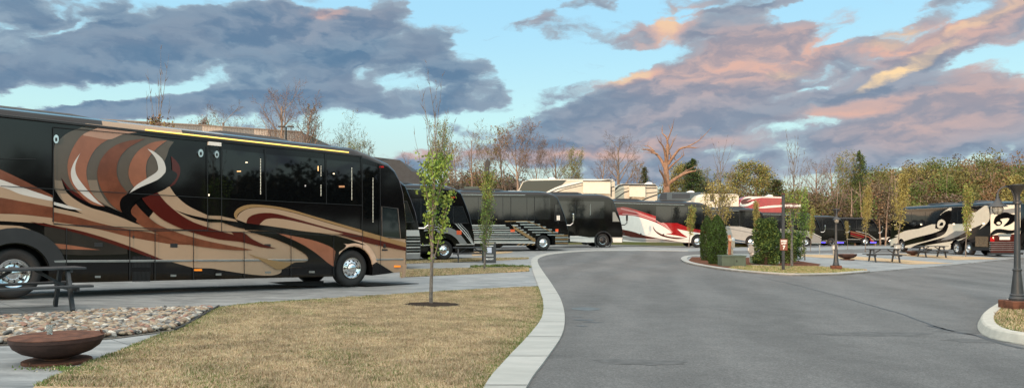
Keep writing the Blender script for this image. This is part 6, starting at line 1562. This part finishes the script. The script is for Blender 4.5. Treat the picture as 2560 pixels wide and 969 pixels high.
part_box('column', (0, 0, 13 * k_), (9 * k_, .14, 26 * k_), GREY, r, bev=.008); part_box('head', (0, 0, 34 * k_), (15 * k_, .22, 20 * k_), GREY, r, bev=.015); part_box('roof_cap', (0, 0, 45 * k_), (16 * k_, .26, 3 * k_), GREY, r, bev=.01)
part_box('tag_plate', (1 * k_, -.115, 22 * k_), (5 * k_, .006, 4 * k_), WHT, r); part_box('socket_hood', (-8 * k_, -.02, 33 * k_), (3 * k_, .08, 8 * k_), WHT, r, bev=.005)
for px, base, lab in ((2087, 640, 'pale utility pedestal behind the island lamp post'), (2243, 646, 'lantern headed utility pedestal standing behind the right pad picnic table')):
    p_ = G(px, base); k_ = p_.y / F; r = empty('utility_pedestal', (p_.x, p_.y, p_.z + .05)); tag(r, lab, 'utility pedestal')
    hh = 28 if px < 2200 else 34
    part_box('column', (0, 0, hh * .4 * k_), (8 * k_, .16, hh * .8 * k_), mat('stone_grey', (.33, .32, .29), .6), r, bev=.01); part_box('head', (0, 0, hh * .75 * k_), (12 * k_, .26, hh * .45 * k_), mat('stone_grey', (.33, .32, .29)), r, bev=.015); part_box('roof_cap', (0, 0, hh * k_), (14 * k_, .32, 2.4 * k_), POSTB, r, bev=.01)
    part_box('outlet', (-5 * k_, -.08, hh * .7 * k_), (3 * k_, .2, 7 * k_), WHT, r, bev=.005)
for px, b_, t_, lab in ((2006, 637, 600, 'thin grey marker post left of the fire bowl pad, nearer the island tree'), (2049, 638, 612, 'short thin marker post between island tree and lamp post')):
    p_ = G(px, b_); h_ = zpx(t_, p_.y) - p_.z; r = empty('marker_post', p_); tag(r, lab, 'post'); part_box('stake', (0, 0, h_ / 2), (.05, .05, h_), GREY, r, bev=.006); part_box('stake_cap', (0, 0, h_), (.07, .07, .03), GREY, r, bev=.006)
p_ = G(1937, 661); bm = bmesh.new()
rr = random.Random(2)
for k in range(5): bmesh.ops.create_icosphere(bm, subdivisions=2, radius=.07 + .03 * rr.random(), matrix=Matrix.Translation((rr.uniform(-.12, .12), rr.uniform(-.08, .08), .05)) @ Matrix.Diagonal((1.3, 1, .8, 1)))
o = link('landscape_rock', bm, mat('pale_rock', (.5, .48, .44), .8, var=.2, vscale=8, bump=.5), None, True); o.location = (p_.x, p_.y, p_.z + .06); tag(o, 'small heap of pale rock on the mulch below the dark shrub', 'rock')
# ------------------------------------------------------------ far things
DARKROOF = mat('dark_shingle', (.022, .026, .032), .7, var=.2, vscale=2)
D = 92; r = empty('warehouse', at(520, D, hz(-38, D))); tag(r, 'long flat building with grey and tan vertical wall panels behind the big coach', 'building')
xa, xb = (250 - CX) / F * D, (768 - CX) / F * D; zt = zpx(312, D) - r.location.z; zt2 = zpx(322, D) - r.location.z
cols = [(250, 262, 1), (262, 300, 0), (300, 380, 0), (380, 425, 2), (425, 505, 0), (505, 556, 1), (556, 635, 0), (635, 669, 1), (669, 757, 0)]
wm = [mat('panel_grey', (.17, .165, .16), .6, var=.08), mat('panel_tan', (.36, .31, .27), .6, var=.06), mat('panel_brown', (.22, .19, .17), .6, var=.06)]
def cor(n, nm, c):
    m = mat(n, c, .6, var=.05); b = NB(m.node_tree); p = m.node_tree.nodes['Principled BSDF']; wv = b.n('ShaderNodeTexWave'); wv.bands_direction = 'X'; wv.inputs['Scale'].default_value = 1.6
    b.l(b.n('ShaderNodeTexCoord').outputs['Object'], wv.inputs['Vector']); bn = b.n('ShaderNodeBump'); bn.inputs['Distance'].default_value = .06; b.l(wv.outputs[1], bn.inputs['Height']); b.l(bn.outputs[0], p.inputs['Normal']); return m
wm = [cor('panel_grey', 0, (.17, .165, .16)), cor('panel_tan', 0, (.36, .31, .27)), cor('panel_brown', 0, (.22, .19, .17))]
bm = bmesh.new(); x0 = r.location.x
topz = lambda px: zpx(pl(px, [(250, 300), (500, 314), (757, 331)]), D) - r.location.z
for a, c, mi_ in cols:
    xa, xb = (a - CX) / F * D - x0, (c - CX) / F * D - x0; za, zb = topz(a), topz(c)
    v = [bm.verts.new(q) for q in ((xa, 0, -1), (xb, 0, -1), (xb, 0, zb), (xa, 0, za), (xa, 26, -1), (xb, 26, -1), (xb, 26, zb), (xa, 26, za))]
    for f_ in ((0, 1, 2, 3), (5, 4, 7, 6), (3, 2, 6, 7), (4, 0, 3, 7), (1, 5, 6, 2)): bm.faces.new([v[i] for i in f_]).material_index = mi_
bmesh.ops.remove_doubles(bm, verts=bm.verts[:], dist=.001)
link('wall', bm, wm, r)
bm = bmesh.new(); pp = [Vector(((a - CX) / F * D - x0, -.05, topz(a) + .06)) for a in (250, 380, 500, 630, 757)]; add_tube(bm, pp, .10, 4); link('roof_edge', bm, POSTB, r)
D = 84; r = empty('pitched_roof_house', at(990, D, hz(-13, D))); tag(r, 'dark roofed building just right of the big coach cab', 'building')
z0 = r.location.z; X = lambda px: (px - CX) / F * D - r.location.x; Z = lambda py: zpx(py, D) - z0
bm = bmesh.new(); prof = [(X(915), -1), (X(915), Z(390)), (X(925), Z(391)), (X(1000), Z(400)), (X(1030), Z(428)), (X(1050), Z(430)), (X(1050), -1)]
A_ = [bm.verts.new((a, 0, c)) for a, c in prof]; B_ = [bm.verts.new((a, 14, c)) for a, c in prof]
for k in range(len(prof)): bm.faces.new((A_[k], A_[(k + 1) % len(prof)], B_[(k + 1) % len(prof)], B_[k]))
bm.faces.new(A_[::-1]); bm.faces.new(B_); bmesh.ops.recalc_face_normals(bm, faces=bm.faces[:]); link('roof', bm, DARKROOF, r)
bm = bmesh.new(); add_box(bm, ((X(915) + X(1050)) / 2, -.2, Z(470)), (X(1050) - X(915), .4, 1.0)); link('wall', bm, mat('dark_clapboard', (.06, .065, .07), .7), r)
D = 70; p_ = at(715, D, 1.0); r = empty('parking_lamp', p_); tag(r, 'flat headed black parking lot lamp above the striped building', 'street lamp')
H_ = zpx(317, D) - p_.z; bm = bmesh.new(); add_tube(bm, [(0, 0, -1), (0, 0, H_)], .09, 8); link('post', bm, MATB, r)
for s_ in (-1, 1): part_box('lamp_head', (s_ * .42, 0, H_ + .03), (.62, .35, .12), MATB, r, bev=.03)
D = 66; p_ = at(1180, D); r = empty('container', (p_.x, p_.y, p_.z)); tag(r, 'dark green storage container behind the silver arced coach', 'container')
zt = zpx(468, D) - p_.z; part_box('shell', (0, 0, zt / 2), (1.25, 2.4, zt), mat('container_green', (.035, .055, .045), .6), r, bev=.03); part_box('door_panel', (.28, -1.215, zt / 2), (.55, .03, zt * .9), mat('container_black', (.02, .022, .025), .6), r, bev=.01)
D = 70; p_ = at(1300, D); r = empty('condenser_unit', (p_.x, p_.y, 0)); zt = zpx(476, D); tag(r, 'pale air conditioning units standing on a dark cabinet before the white trailer nose', 'air conditioner')
part_box('stand', (0, 0, zt / 2 - .55), (2.4, 1.2, zt - 1.0), MATB, r, bev=.03)
for i_, (x_, w_) in enumerate(((-.75, .75), (-.1, .5))): part_box('unit', (x_, -.2, zt - .5), (w_, .7, .95), GREY, r, bev=.04)
part_box('hedge_screen', (.75, 0, zt - .5), (1.1, .9, .95), mat('dark_green_mesh', (.03, .05, .03), .8, var=.4), r, bev=.05)
